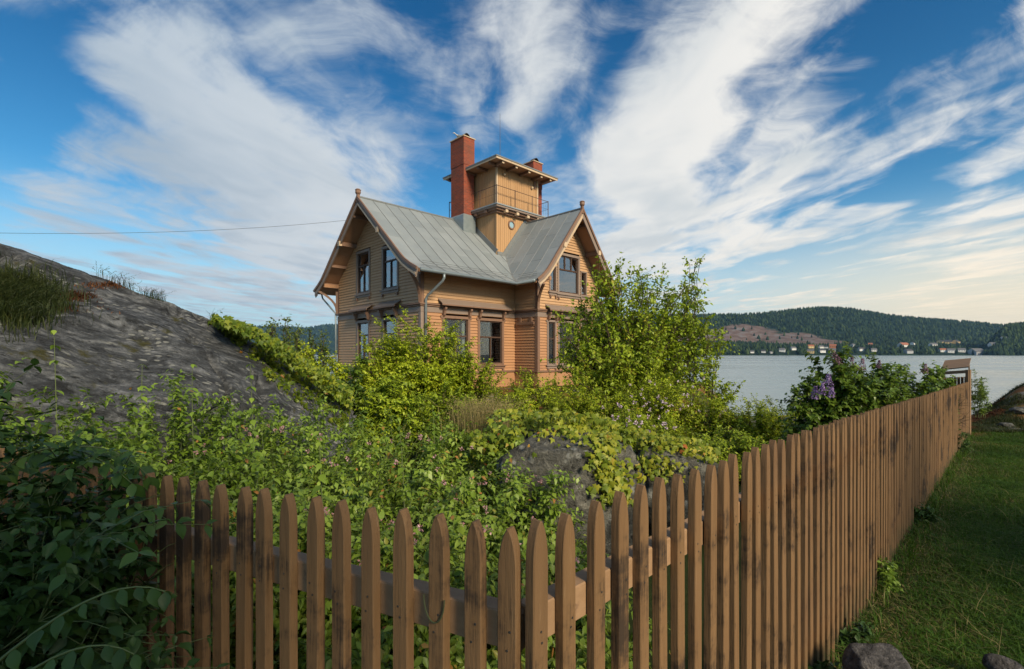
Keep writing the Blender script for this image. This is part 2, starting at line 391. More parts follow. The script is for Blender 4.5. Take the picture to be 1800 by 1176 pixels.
M['boulder'] = rock_mat('lichened_boulder', (.035,.034,.030), (.135,.135,.122), (.32,.315,.275), (4,4,4), moss=.02, lich=.75, lich_sc=2.6)
M['stone'] = rock_mat('field_stone', (.05,.048,.048), (.17,.16,.16), (.36,.34,.335), (9,22,22), moss=.0, lich=.0, lich_sc=12)
def m_ground(g):
    w = wcoord(g)
    c = g.mix(g.noise(w, 1.2, 6, .65), (.030,.034,.013,1), (.075,.062,.028,1))
    c = g.mix(g.mr(g.noise(w, 5, 6, .7), .5, .7), c, (.035,.06,.014,1))
    c = g.mix(.55, c, (.022,.048,.007,1))
    c = g.mix(g.mr(g.noise(w, .8, 4, .6), .56, .68, 0, .8), c, (.085,.080,.020,1))
    sp = g.n('ShaderNodeSeparateXYZ'); g.l(w, sp.inputs[0])
    rust = g.m('MULTIPLY', g.mr(sp.outputs[1], 10.6, 11.6), g.mr(g.noise(w, .9, 5, .6), .42, .56))
    c = g.mix(g.m('MULTIPLY', rust, .8), c, (.16,.065,.022,1))
    stone = g.m('MULTIPLY', g.mr(sp.outputs[1], 10.8, 11.8), g.mr(g.noise(w, .55, 6, .6), .56, .62))
    c = g.mix(stone, c, g.mix(g.noise(w, 6, 6), (.08,.075,.07,1), (.26,.24,.22,1)))
    low = g.mr(sp.outputs[2], -2.45, -2.9)
    c = g.mix(low, c, g.mix(g.noise(w, 2, 6), (.05,.05,.045,1), (.18,.17,.15,1)))
    return princ(g, c, .95, .15, bump(g, g.noise(w, 9, 6, .7), .8, .03))
M['ground'] = mat('mossy_soil_and_lawn', m_ground)
def m_water(g):
    w = wcoord(g, (1, 1, 1)); sp = g.n('ShaderNodeSeparateXYZ'); g.l(w, sp.inputs[0])
    a = g.noise(wcoord(g, (.5, 1.1, 1)), 1.4, 6, .62); b = g.noise(wcoord(g, (.012, .035, 1)), 1.0, 5, .6)
    c2 = g.noise(wcoord(g, (.09, .25, 1)), 1.0, 5, .65)
    h = g.m('ADD', g.m('MULTIPLY', a, .10), g.m('MULTIPLY', c2, .55))
    col = g.mix(b, (.17,.21,.215,1), (.27,.32,.325,1))
    return princ(g, col, g.mr(b, .35, .65, .16, .30), .5, bump(g, h, .30, 1.0))
M['water'] = mat('fjord_water', m_water)

def leaf_mat(name, dark, mid, light, tip=None, rough=.45, trans=.30, spec=.35):
    def fn(g):
        t = attr(g, 'tint'); r = orand(g)
        tt = g.m('ADD', t, g.m('MULTIPLY', g.m('SUBTRACT', r, .5), .25), clamp=True)
        st = [(.0, dark), (.45, mid), (.88, light)]
        if tip: st.append((.985, tip))
        c = g.ramp(tt, st)
        n = g.noise(wcoord(g), 1.3, 3, .5)
        c = g.mix(g.mr(n, .35, .65, .0, .35), c, dark + (1,))
        p = princ(g, c, rough, spec)
        tr = g.n('ShaderNodeBsdfTranslucent'); c2 = g.mix(.6, c, (.5,.62,.06,1), 'MULTIPLY')
        c3 = g.mix(.5, c, light + (1,)); g.l(c3, tr.inputs['Color'])
        mx = g.n('ShaderNodeMixShader'); mx.inputs[0].default_value = trans; g.l(p, mx.inputs[1]); g.l(tr.outputs[0], mx.inputs[2])
        return mx.outputs[0]
    return mat(name, fn)
M['leaf_bank'] = leaf_mat('soft_green_leaves', (.060,.110,.010), (.165,.265,.026), (.285,.390,.060), (.40,.17,.05), spec=.45)
M['leaf_bright'] = leaf_mat('fresh_yellow_green_leaves', (.110,.165,.006), (.290,.375,.014), (.470,.530,.035), (.55,.32,.04), rough=.5)
M['leaf_tree'] = leaf_mat('cherry_leaves', (.100,.155,.010), (.235,.330,.018), (.390,.480,.036), (.40,.34,.04), rough=.5)
M['leaf_tree_mid'] = leaf_mat('spray_leaves', (.025,.060,.012), (.060,.125,.022), (.11,.19,.04), (.2,.12,.03), spec=.4)
M['leaf_lilac'] = leaf_mat('lilac_leaves', (.036,.074,.010), (.105,.180,.020), (.190,.270,.038), (.14,.15,.03), rough=.35)
M['leaf_vine'] = leaf_mat('yellow_creeper_leaves', (.07,.12,.010), (.19,.25,.020), (.38,.38,.035), (.42,.12,.03), rough=.5, trans=.35)
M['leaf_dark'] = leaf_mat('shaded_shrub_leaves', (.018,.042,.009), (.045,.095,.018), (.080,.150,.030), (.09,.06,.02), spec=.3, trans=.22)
M['leaf_far'] = leaf_mat('birch_leaves', (.05,.085,.02), (.11,.16,.035), (.17,.22,.05), None)
M['grass'] = leaf_mat('lawn_blades', (.014,.046,.003), (.036,.095,.005), (.080,.150,.014), (.20,.17,.07), rough=.6, trans=.3, spec=.2)
M['dry_grass'] = leaf_mat('dry_grass_blades', (.10,.11,.03), (.20,.17,.06), (.34,.27,.12), (.40,.30,.16), rough=.7, trans=.3)
M['tuft'] = leaf_mat('rock_grass_blades', (.015,.028,.006), (.040,.058,.012), (.075,.085,.022), (.14,.09,.04), rough=.6, trans=.3)
M['bark'] = mat('brown_bark', lambda g: princ(g, g.mix(g.noise(wcoord(g, (8,8,2)), 4, 5), (.035,.026,.018,1), (.10,.075,.05,1)), .9, .2))
M['green_stem'] = mat('green_stem', lambda g: princ(g, g.mix(g.noise(wcoord(g), 6, 3), (.06,.09,.03,1), (.13,.16,.06,1)), .6, .3))
M['petal_lilac'] = leaf_mat('lilac_petals', (.13,.07,.22), (.26,.16,.40), (.46,.34,.60), None, trans=.25)
M['petal_mauve'] = leaf_mat('faded_mauve_petals', (.10,.04,.08), (.20,.09,.16), (.32,.18,.27), None, trans=.25)
M['petal_pink'] = leaf_mat('pink_petals', (.30,.13,.14), (.46,.24,.26), (.62,.42,.48), None, trans=.25)
M['petal_pale'] = leaf_mat('pale_pink_petals', (.45,.30,.42), (.60,.45,.56), (.78,.68,.74), None, trans=.25)
M['rusty'] = leaf_mat('dead_rust_grass', (.07,.025,.010), (.15,.055,.018), (.26,.11,.035), None, rough=.8)

# ------------------------------------------------------------------ terrain
def sstep(a, b, x):
    t = np.clip((x - a) / (b - a), 0, 1); return t * t * (3 - 2 * t)
def G(x, y):
    x = np.asarray(x, float); y = np.asarray(y, float)
    z = -1.53 - .029 * (np.clip(y, -5, 11.5) - .9)
    z = z + .10 * np.clip(-x - 1.5, 0, 4) * sstep(6, 2, y)
    z = z + .03 * np.sin(x * 1.9 + 1) * np.sin(y * 1.5 + 2) + .015 * np.sin(x * 5.1) * np.sin(y * 4.3 + 1)
    right = sstep(-.5, 1.5, (x - .022) - (y - .925) * 1.025 - .2)
    z = z + right * .86 * sstep(11.3, 14.0, y) * (1 + .12 * np.sin(x * 1.3 + y) + .07 * np.sin(x * 3.7 - y * 2.1))
    z = z + (1 - right) * .25 * sstep(9, 13, y) * sstep(9, 3, np.abs(x + 1))
    pad = ((x - 1.0) / 10.5) ** 2 + ((y - 29.5) / 9.5) ** 2
    land_near = sstep(19.5, 14.5, y) + 0 * x
    land_pad = sstep(1.6, .85, pad)
    lm = np.maximum(land_near, land_pad)
    top = z * (1 - land_pad) + land_pad * (-1.55)
    return lm * top + (1 - lm) * (-5.0)
def grid_terrain(xs, ys, hf):
    Xg, Yg = np.meshgrid(xs, ys); Zg = hf(Xg, Yg)
    V = np.stack([Xg, Yg, Zg], -1).reshape(-1, 3); nx, ny = len(xs), len(ys)
    i = np.arange(nx - 1)[None, :] + nx * np.arange(ny - 1)[:, None]
    Fq = np.stack([i, i + 1, i + 1 + nx, i + nx], -1).reshape(-1, 4)
    return V, Fq
def bunch(lo, hi, c, n, p=2.2):
    t = np.linspace(-1, 1, n); t = np.sign(t) * np.abs(t) ** p
    return np.where(t < 0, c + t * (c - lo), c + t * (hi - c))
V, Fq = grid_terrain(bunch(-70, 70, 3, 190, 1.9), bunch(-40, 60, 5, 190, 1.7), G)
tag(obj('ground', mesh_np('ground', V, Fq, 4, M['ground'], smooth=True)), kind='structure')
# sheet of seabed/land far below and behind so that land reaches the horizon behind the camera
V = [(-7200, -7200, -6), (7200, -7200, -6), (7200, 7200, -6), (-7200, 7200, -6)]
tag(obj('seabed', mesh_np('seabed', V, [0,1,2,3], 4, M['ground'])), kind='structure')
V = [(-7200, 8, WATER), (7200, 8, WATER), (7200, 7200, WATER), (-7200, 7200, WATER)]
tag(obj('water', mesh_np('water', V, [0,1,2,3], 4, M['water'])), kind='structure')

# ------------------------------------------------------------------ far shore: hills, forest, village
def fbm(x, y, oct=5, seed=0):
    """cheap smooth value noise"""
    x = np.asarray(x, float); y = np.asarray(y, float); out = np.zeros_like(x); amp = 1.0; tot = 0
    for o in range(oct):
        xi = np.floor(x); yi = np.floor(y); xf = x - xi; yf = y - yi
        xf = xf * xf * (3 - 2 * xf); yf = yf * yf * (3 - 2 * yf)
        def h(a, b):
            v = np.sin(a * 127.1 + b * 311.7 + seed * 74.7 + o * 19.3) * 43758.5453; return v - np.floor(v)
        out += amp * ((h(xi, yi) * (1 - xf) + h(xi + 1, yi) * xf) * (1 - yf) + (h(xi, yi + 1) * (1 - xf) + h(xi + 1, yi + 1) * xf) * yf)
        tot += amp; amp *= .5; x = x * 2.03 + 17; y = y * 2.03 + 5
    return out / tot
SH = 1500.0
crest_a = np.array([-4, -1.5, -.9, -.52, -.46, -.42, -.38, -.35, -.32, -.2, .1, .30, .42, .52, .60, .645, .70, .76, .80, .86, .94, 1.0, 1.08, 1.5, 4])
crest_h = np.array([60, 90, 90, 47, 46, 45, 50, 49, 49, 60, 62, 64, 67, 70, 77, 79, 77, 69, 64, 60, 55, 49, 47, 50, 60]) / F
def hill(X, Yd):
    a = X / Yd
    far = a < .15                                   # the blue hills to the left stand much farther off
    y0 = np.where(far, 4300., SH); y1 = np.where(far, 6000., 2750.)
    t = (Yd - y0) / (y1 - y0)
    ch = np.interp(a, crest_a, crest_h) * y1
    low = .085 * sstep(0, .10, t) + .08 * sstep(.10, .40, t)
    prof = low + (1 - low) * sstep(.30, 1.0, t) ** 1.05
    z = WATER - 4 + sstep(-.01, .015, t) * 7 + ch * prof
    amp = np.where(far, 34., 20.) * sstep(.05, .5, t) * (1 - sstep(.8, 1.0, t) * .75)
    z = z + amp * (fbm(X / 260, Yd / 260, 5, 3) - .5) * 2
    # dark headland closing the view on the right
    hd = sstep(.955, 1.03, a + .03 * (fbm(X / 90, Yd / 90, 3, 8) - .5)) * sstep(1380, 1640, Yd) * sstep(2100, 1750, Yd)
    z = np.maximum(z, WATER - 4 + hd * (50 / F * 1640 + 4) * (0.85 + .3 * fbm(X / 120, Yd / 120, 4, 5)))
    return z
aa = np.concatenate([np.linspace(-3.5, -.6, 40), np.linspace(-.59, 1.2, 320), np.linspace(1.22, 3.5, 40)])
CLIPX = 7100.
yy = np.concatenate([np.linspace(1340, 1700, 50), np.linspace(1715, 2800, 70), np.linspace(2830, 4200, 12), np.linspace(4230, 6100, 60), np.linspace(6150, 7000, 6)])
Ag, Yg = np.meshgrid(aa, yy); Xg = np.clip(Ag * Yg, -CLIPX, CLIPX)
Zg = hill(Xg, Yg)
Zg = np.where((Ag > .15) & (Yg > 2800), Zg - (Yg - 2800) * .3, Zg)
Zg = np.where((Ag <= .15) & (Yg > 6050), Zg - (Yg - 6050) * .3, Zg)
Vh = np.stack([Xg, Yg, Zg], -1).reshape(-1, 3); nx, ny = len(aa), len(yy)
i = np.arange(nx - 1)[None, :] + nx * np.arange(ny - 1)[:, None]
Fh = np.stack([i, i + 1, i + 1 + nx, i + nx], -1).reshape(-1, 4)
def m_hill(g):
    w = wcoord(g); sp = g.n('ShaderNodeSeparateXYZ'); g.l(w, sp.inputs[0])
    n = g.noise(w, .012, 8, .65); n2 = g.noise(w, .10, 6, .7)
    c = g.ramp(n, [(.35, (.006,.014,.009)), (.52, (.014,.030,.014)), (.68, (.030,.055,.022))])
    c = g.mix(g.mr(n2, .4, .7, 0, .6), c, (.010,.022,.012,1))
    q = attr(g, 'quarry')
    c = g.mix(g.mr(g.m('ADD', q, g.m('MULTIPLY', g.m('SUBTRACT', n, .5), .9)), .42, .55), c, g.ramp(g.noise(w, .03, 6, .6), [(.35, (.085,.062,.055)), (.5, (.13,.085,.07)), (.65, (.155,.145,.145))]))
    f = attr(g, 'field')
    c = g.mix(g.mr(g.m('ADD', f, g.m('MULTIPLY', g.m('SUBTRACT', n, .5), 1.2)), .5, .62), c, g.ramp(g.noise(w, .02, 4, .5), [(.4, (.035,.055,.018)), (.52, (.075,.085,.030)), (.62, (.10,.075,.045))]))
    return princ(g, c, .95, .1)
A_ = Xg / Yg
tt = (Yg - SH) / (2750. - SH)
def blob(a0, t0, ra, rt): return np.clip(1.25 - np.sqrt(((A_ - a0) / ra) ** 2 + ((tt - t0) / rt) ** 2), 0, 1)
quarry = np.maximum.reduce([blob(.47, .55, .10, .17), blob(.56, .47, .10, .10), blob(.62, .36, .11, .09), blob(.38, .5, .08, .2)])
field = np.maximum.reduce([blob(.72, .33, .07, .05), blob(.80, .20, .10, .10), blob(.92, .22, .10, .09), blob(.66, .22, .10, .05)])
M['hill'] = mat('wooded_hillside', m_hill)
hme = mesh_np('hills', Vh, Fh, 4, M['hill'], attrs={'quarry': quarry.ravel(), 'field': field.ravel()}, smooth=True)
tag(obj('hills', hme), kind='structure')
# village houses across the fjord: (photo col, photo row of the base, width px, wall colour, roof colour, words)
WHITE, CREAM, ORANGE, GREYW, RED = (.75,.75,.73), (.66,.50,.25), (.55,.22,.10), (.42,.43,.45), (.35,.08,.05)
RO, RG, RD = (.34,.13,.07), (.14,.14,.15), (.06,.06,.065)
def flat(name, c): return mat(name, lambda g: princ(g, g.mix(g.noise(wcoord(g), .4, 3), c + (1,), tuple(x * .8 for x in c) + (1,)), .8, .2))
CM = {}
def cmat(c):
    if c not in CM: CM[c] = flat('house_paint_%d' % len(CM), c)
    return CM[c]
VIL = [
 (1322, 621, 6, WHITE, RG, 'tiny white cottage at the waterline, first house beside the leafy tree'),
 (1342, 620, 7, WHITE, RD, 'low white cottage with black roof just beyond the first one'),
 (1355, 621, 5, GREYW, RG, 'small pale grey boathouse at the waterline under the quarry'),
 (1375, 618, 9, WHITE, RG, 'white house with grey roof above the shore, under the brown quarry'),
 (1394, 615, 8, WHITE, RG, 'small pale house among trees right of the quarry foot'),
 (1425, 612, 9, CREAM, RO, 'cream house with red tile roof beside the dark tree clump'),
 (1425, 621, 10, CREAM, RG, 'cream house on the shore below the red tiled one'),
 (1443, 612, 7, WHITE, RG, 'small white house between the red tiled and the orange house'),
 (1452, 612, 6, WHITE, RD, 'narrow white house touching the left of the orange house'),
 (1445, 620, 9, WHITE, RD, 'white lakeside house with black roof below the orange house'),
 (1464, 612, 10, ORANGE, RO, 'orange house with orange roof above the lilac'),
 (1463, 620, 10, GREYW, RG, 'grey barn on the shore under the orange house'),
 (1514, 617, 9, WHITE, RD, 'white house with dark roof on the slope right of the orange one'),
 (1499, 609, 7, GREYW, RG, 'small grey house high behind the lilac top'),
 (1530, 607, 6, ORANGE, RO, 'small pinkish house alone on the green field'),
 (1536, 618, 8, WHITE, RG, 'low white house at the waterline behind the lilac top'),
 (1588, 610, 15, WHITE, RO, 'large white villa with reddish roof, highest on the bare slope'),
 (1604, 606, 7, WHITE, RD, 'small white house touching the right of the large villa'),
 (1596, 621, 12, GREYW, RD, 'dark roofed boathouse at the waterline below the large villa'),
 (1640, 609, 10, WHITE, RG, 'white box-like house standing before the yellow row houses'),
 (1652, 604, 12, CREAM, RD, 'leftmost yellow block of the row houses on the hill'),
 (1665, 604, 12, CREAM, RD, 'middle yellow block of the row houses on the hill'),
 (1680, 604, 12, CREAM, RD, 'rightmost yellow block of the row houses on the hill'),
 (1657, 619, 9, WHITE, RO, 'white house with reddish roof by the shore, leftmost behind the fence end'),
 (1672, 620, 11, WHITE, RG, 'broad white house by the shore behind the fence end'),
 (1690, 619, 10, WHITE, RG, 'white gabled house by the shore right of the fence end'),
 (1709, 612, 8, WHITE, RD, 'upper white house with black roof on the wooded slope'),
 (1718, 611, 8, WHITE, RG, 'central white villa of the three on the wooded slope'),
 (1726, 612, 6, WHITE, RD, 'smallest white villa of the three on the wooded slope'),
 (1714, 618, 7, WHITE, RD, 'white cottage above the long quay building'),
 (1716, 623, 22, GREYW, RG, 'long low pale quay building at the waterline'),
 (1747, 621, 13, WHITE, RG, 'wide white house near the headland'),
 (1764, 621, 9, WHITE, RG, 'white house nearest to the dark headland'),
 (1780, 622, 5, WHITE, RD, 'tiny white boathouse at the foot of the dark headland'),
 (1741, 611, 4, WHITE, RD, 'tiny white hut alone in the trees of the headland'),
]
HPOS = []
for (hx, hy, wpx, wc, rc, lab) in VIL:
    a = (hx - 900) / F; ys = np.arange(SH + 12, 2700, 6.0); el_ = hill(a * ys, ys) / ys; tgt = (623 - hy) / F
    HPOS.append((a, ys[int(np.argmax(el_ >= tgt)) if np.any(el_ >= tgt) else 0]))
# spruces and broadleaf crowns over the hills, one mass
def cones(n, amin, amax, ymin, ymax, hmin, hmax, seed, reject=None, nseg=4, jit=.25):
    r = np.random.default_rng(seed); a = r.uniform(amin, amax, n); y = np.sqrt(r.uniform(ymin ** 2, ymax ** 2, n)); x = a * y
    if reject is not None:
        k = reject(a, y, r.random(n)); a, x, y = a[k], x[k], y[k]
    z = hill(x, y); k = z > WATER + 1.0; x, y, z = x[k], y[k], z[k]; n = len(x)
    h = r.uniform(hmin, hmax, n); rad = h * r.uniform(.20, .38, n)
    prof = np.array([(1, .05), (.85, .45), (.03, 1.0)])
    ang = np.arange(nseg) / nseg * 2 * np.pi
    ring = np.stack([np.cos(ang), np.sin(ang)], -1)
    V = np.zeros((n, 3, nseg, 3)); jr = 1 + r.uniform(-jit, jit, (n, 3, nseg))
    for kk, (pr, pz) in enumerate(prof):
        V[:, kk, :, 0] = x[:, None] + ring[None, :, 0] * (rad * pr)[:, None] * jr[:, kk]
        V[:, kk, :, 1] = y[:, None] + ring[None, :, 1] * (rad * pr)[:, None] * jr[:, kk]
        V[:, kk, :, 2] = (z - 1 + h * pz)[:, None]
    b = np.arange(n)[:, None, None] * (3 * nseg); k3 = np.arange(2)[None, :, None] * nseg; s = np.arange(nseg)[None, None, :]; s2 = (s + 1) % nseg
    Fx = np.stack([b + k3 + s, b + k3 + s2, b + k3 + nseg + s2, b + k3 + nseg + s], -1).reshape(-1, 4)
    tint = np.repeat(r.random(n), 3 * nseg)
    return V.reshape(-1, 3), Fx, tint
def m_forest(g):
    c = g.ramp(attr(g, 'tint'), [(.0, (.006,.014,.009)), (.5, (.014,.028,.014)), (.8, (.030,.052,.020)), (1.0, (.05,.075,.028))])
    return princ(g, c, .95, .1)
M['forest'] = mat('distant_tree_crowns', m_forest)
HP = []
def rej(a, y, u):
    t = (y - SH) / 1250.
    q = np.maximum.reduce([1.25 - np.sqrt(((a - a0) / ra) ** 2 + ((t - t0) / rt) ** 2) for a0, t0, ra, rt in ((.47,.55,.10,.17),(.56,.47,.10,.10),(.62,.36,.11,.09),(.38,.5,.08,.2),(.72,.33,.07,.05),(.80,.20,.10,.10),(.92,.22,.10,.09),(.66,.22,.10,.05))])
    q = q + .5 * (fbm(a * 30, t * 12, 3, 9) - .5)
    ok = (q < .45) | (u < .06)
    for ha, hY in HPOS: ok &= ~((np.abs(a - ha) < .0095) & (y < hY + 12) & (y > hY - 170))
    return ok
parts = [cones(9000, .28, 1.15, SH + 5, 2760, 11, 21, 5, rej), cones(3800, .95, 1.15, 1400, 1800, 11, 19, 6), cones(900, .30, 1.12, SH, SH + 60, 7, 14, 8, lambda a, y, u: np.all([~((np.abs(a - ha) < .0095) & (y < hY + 8)) for ha, hY in HPOS], axis=0)), cones(3500, -.62, -.28, 4330, 6050, 22, 34, 7)]
off = 0; VV = []; FF = []; TT = []
for v, f, t in parts: VV.append(v); FF.append(f + off); TT.append(t); off += len(v)
tag(obj('forest', mesh_np('forest', np.concatenate(VV), np.concatenate(FF), 4, M['forest'], attrs={'tint': np.concatenate(TT)}, smooth=True)), 'far-off mixed forest covering the hills beyond the water', 'forest', kind='stuff')

for (hx, hy, wpx, wc, rc, lab) in VIL:
    a = (hx - 900) / F; ys = np.arange(SH + 12, 2700, 6.0); zs = hill(a * ys, ys); el_ = zs / ys; tgt = (623 - hy) / F
    k = int(np.argmax(el_ >= tgt)) if np.any(el_ >= tgt) else 0
    Yd = ys[k]; w = wpx / F * Yd * 1.0; d = w * .75; hh = max(4.0, min(8.0, w * .42)); x0 = a * Yd; z0 = zs[k] - .5
    ang = random.uniform(-.7, .7)
    e = empty('village_house', (x0, Yd, z0), ang)
    tag(e, lab, 'house', 'village houses across the fjord')
    m = MB(); m.box((-w/2, -d/2, -3), (w/2, d/2, hh)); m.prism([(-w/2, -d/2, hh), (-w/2, d/2, hh), (-w/2, 0, hh + d * .36)], (w, 0, 0)); m.build('wall', cmat(wc), e)
    m = MB(); t = .5; o_ = .6
    for sg in (-1, 1):
        m.prism([(-w/2 - o_, sg * (d/2 + o_), hh - .4), (-w/2 - o_, 0, hh + d * .36 + .12), (-w/2 - o_, 0, hh + d * .36 + .5), (-w/2 - o_, sg * (d/2 + o_), hh + .05)], (w + 2 * o_, 0, 0))
    m.build('roof', cmat(rc), e)
    if wpx >= 7:
        for q in range(3 if wpx < 12 else 5):
            nq = 3 if wpx < 12 else 5; xx = -w/2 + w * (q + .5) / nq
            MB().box((xx - .6, -d/2 - .06, hh * .35), (xx + .6, -d/2 + .1, hh * .75)).build('window', cmat((.05,.06,.07)), e)

# haze box round camera and scene
def m_haze():
    m = bpy.data.materials.new('air'); m.use_nodes = True; nt = m.node_tree; nt.nodes.clear(); g = NG(nt)
    pv = g.n('ShaderNodeVolumePrincipled'); pv.inputs['Color'].default_value = (.32,.62,1,1); pv.inputs['Density'].default_value = HAZE; pv.inputs['Anisotropy'].default_value = 0.2
    out = g.n('ShaderNodeOutputMaterial'); g.l(pv.outputs[0], out.inputs['Volume']); return m
HAZE = 4.5e-5
if HAZE > 0:
    hb = MB(); hb.box((-7400, -7400, -7.2), (7400, 7400, 560)); tag(hb.build('haze', m_haze()), 'thin bluish air over the fjord', 'haze', kind='stuff')

# ------------------------------------------------------------------ the villa (local axes: x along the wall with the gutter, y along the left gable)
HA = math.atan2(.698, .716)
house = empty('house', (-3.76, 20, 0), HA)
tag(house, 'two storey ochre wooden villa with grey gable roofs and a small lookout tower', 'house')
def H2W(u, v, z): return Vector((-3.76 + .716 * u - .698 * v, 20 + .698 * u + .716 * v, z))
VR, UR = 3.85, 7.75
PA = [(-1.05, 3.35), (-.55, 3.58), (-.10, 3.84), (.30, 4.16), (VR, 7.21)]
PC = [(4.50, 3.33), (4.85, 3.57), (5.15, 3.85), (5.42, 4.17), (UR, 7.14)]
def prof(PP, s):
    c = PP[-1][0]
    if s > c: s = 2 * c - s
    xs = [p[0] for p in PP]; zs = [p[1] for p in PP]
    if s < xs[0]: return zs[0] + (s - xs[0]) * (zs[1] - zs[0]) / (xs[1] - xs[0])
    return float(np.interp(s, xs, zs))
SID = [0]
def siding(parent, O, ax, nn, length, z0, z1, top, wins, step=.134, hidden_below=None, m_up='siding', m_lo='siding_low', zsplit=1.9):
    """lapped boards; s runs along ax from O, top(s) is the height of the wall, wins are the openings"""
    O = Vector(O); ax = Vector(ax); nn = Vector(nn)
    low = MB(); nlow = 0
    ss = np.linspace(0, length, 600); tops = np.array([top(s) for s in ss])
    z = z0
    while z < z1:
        za, zb = z, z + step
        def rangeat(zz):
            k = np.where(tops >= zz)[0]
            return (ss[k[0]], ss[k[-1]]) if len(k) > 1 else None
        ra = rangeat(za + .005); rb = rangeat(zb - .005)
        if ra is None: break
        if rb is None: rb = ((ra[0] + ra[1]) / 2 - .01, (ra[0] + ra[1]) / 2 + .01)
        cuts = sorted([(a, b) for a, b, c, d in wins if c < zb - .02 and d > za + .02])
        segs = []; cur = None; left = ra[0]; ltop = rb[0]
        for a, b in cuts:
            if a > left + .02: segs.append((left, a, ltop, a))
            left = b; ltop = b
        if ra[1] > left + .02: segs.append((left, ra[1], ltop, rb[1]))
        for (a0, a1, b0, b1) in segs:
            if a1 - a0 < .03: continue
            b0 = min(max(b0, a0), a1) if b0 > a0 else b0
            if b1 < b0: b0 = b1 = (a0 + a1) / 2
            pts = []
            for s, zz, o in ((a0, za, 0), (a1, za, 0), (b1, zb + .012, 0), (b0, zb + .012, 0), (a0, za, .046), (a1, za, .046), (b1, zb + .010, .006), (b0, zb + .010, .006)):
                pts.append(O + ax * s + nn * o + Vector((0, 0, zz)))
            fs = [[0,3,2,1],[4,5,6,7],[0,1,5,4],[1,2,6,5],[2,3,7,6],[3,0,4,7]]
            mm = m_lo if zb < zsplit else m_up
            if hidden_below is not None and zb < hidden_below: low.add(pts, fs); nlow += 1
            else:
                b = MB(); b.add(pts, fs); b.build('siding_board', M[mm], parent); SID[0] += 1
        z += step
    if nlow: low.build('lower_siding', M[m_lo], parent, kind='stuff')

def window(parent, O, ax, nn, s0, s1, z0, z1, transom=.68, cols=2, case=.12, curtain=True, upper_cols=1, head=False, sill=True, sash='sash', trim='trim_grey', glass='glass', cw=.2):
    O = Vector(O); ax = Vector(ax); nn = Vector(nn)
    def B(mb, sa, sb, oa, ob, za, zb):
        vs = [O + ax * s + nn * o + Vector((0, 0, z)) for z in (za, zb) for s, o in ((sa, oa), (sb, oa), (sb, ob), (sa, ob))]
        mb.add(vs, [[0,3,2,1],[4,5,6,7],[0,1,5,4],[1,2,6,5],[2,3,7,6],[3,0,4,7]])
    m = MB(); e = .012
    B(m, s0, s0 + case, -.10, .065, z0, z1 - case); B(m, s1 - case, s1, -.10, .065, z0, z1 - case)
    B(m, s0 - (.08 if head else 0), s1 + (.08 if head else 0), -.10, .08, z1 - case, z1)
    B(m, s0 + case, s1 - case, -.10, .05, z0, z0 + case * .6)
    w = m.build('window', M[trim], parent, bevel=0)
    a, b, c, d = s0 + case, s1 - case, z0 + case * .6, z1 - case
    m = MB(); t = .055
    B(m, a, a + t, -.06, .012, c, d); B(m, b - t, b, -.06, .012, c, d); B(m, a + t, b - t, -.06, .012, c, c + t); B(m, a + t, b - t, -.06, .012, d - t, d)
    zt = c + (d - c) * transom
    if transom < 1: B(m, a + t, b - t, -.055, .022, zt - .035, zt + .035)
    for k in range(1, cols):
        x = a + (b - a) * k / cols; B(m, x - .03, x + .03, -.058, .015, c + t, zt - .035 if transom < 1 else d - t)
    for k in range(1, upper_cols):
        x = a + (b - a) * k / upper_cols; B(m, x - .025, x + .025, -.058, .015, zt + .035, d - t)
    m.build('sash', M[sash], w)
    zones = [(a, b, c, d)] if transom >= 1 else []
    if transom < 1:
        for k in range(cols): zones.append((a + (b - a) * k / cols, a + (b - a) * (k + 1) / cols, c, zt))
        for k in range(upper_cols): zones.append((a + (b - a) * k / upper_cols, a + (b - a) * (k + 1) / upper_cols, zt, d))
    for (p, q, r, s_) in zones:
        m = MB(); B(m, p + .01, q - .01, -.036, -.030, r + .01, s_ - .01); m.build('pane', M[glass], w)
    if curtain:
        wd = (b - a) * cw
        for x0 in (a + .05, b - .05 - wd):
            m = MB()
            nfo = 7
            vs = []; fs = []
            for k in range(nfo + 1):
                s = x0 + wd * k / nfo; o = -.16 + .02 * (k % 2)
                for z in (c + .02, d - .03): vs.append(O + ax * s + nn * o + Vector((0, 0, z)))
            for k in range(nfo): fs.append([2*k, 2*k+2, 2*k+3, 2*k+1])
            m.add(vs, fs); m.build('curtain', M['curtain'], w)
    m = MB()
    vs = [O + ax * s + nn * o + Vector((0, 0, z)) for z in (c - .05, d + .05) for s, o in ((a - .05, -.08), (b + .05, -.08), (b + .05, -1.1), (a - .05, -1.1))]
    m.add(vs, [[0,1,2,3],[7,6,5,4],[1,5,6,2],[2,6,7,3],[3,7,4,0]]); m.build('interior', M['room'], w)
    if sill:
        m = MB(); B(m, s0 - .09, s1 + .09, .0, .13, z0 - .06, z0 - .001); B(m, s0 - .02, s1 + .02, .0, .07, z0 - .17, z0 - .062)
        m.build('sill', M[trim], w)
        for x in (s0 + .02, s1 - .12):
            m = MB(); B(m, x, x + .1, .0, .11, z0 - .30, z0 - .172); m.build('bracket', M['trim'], w)
    return w

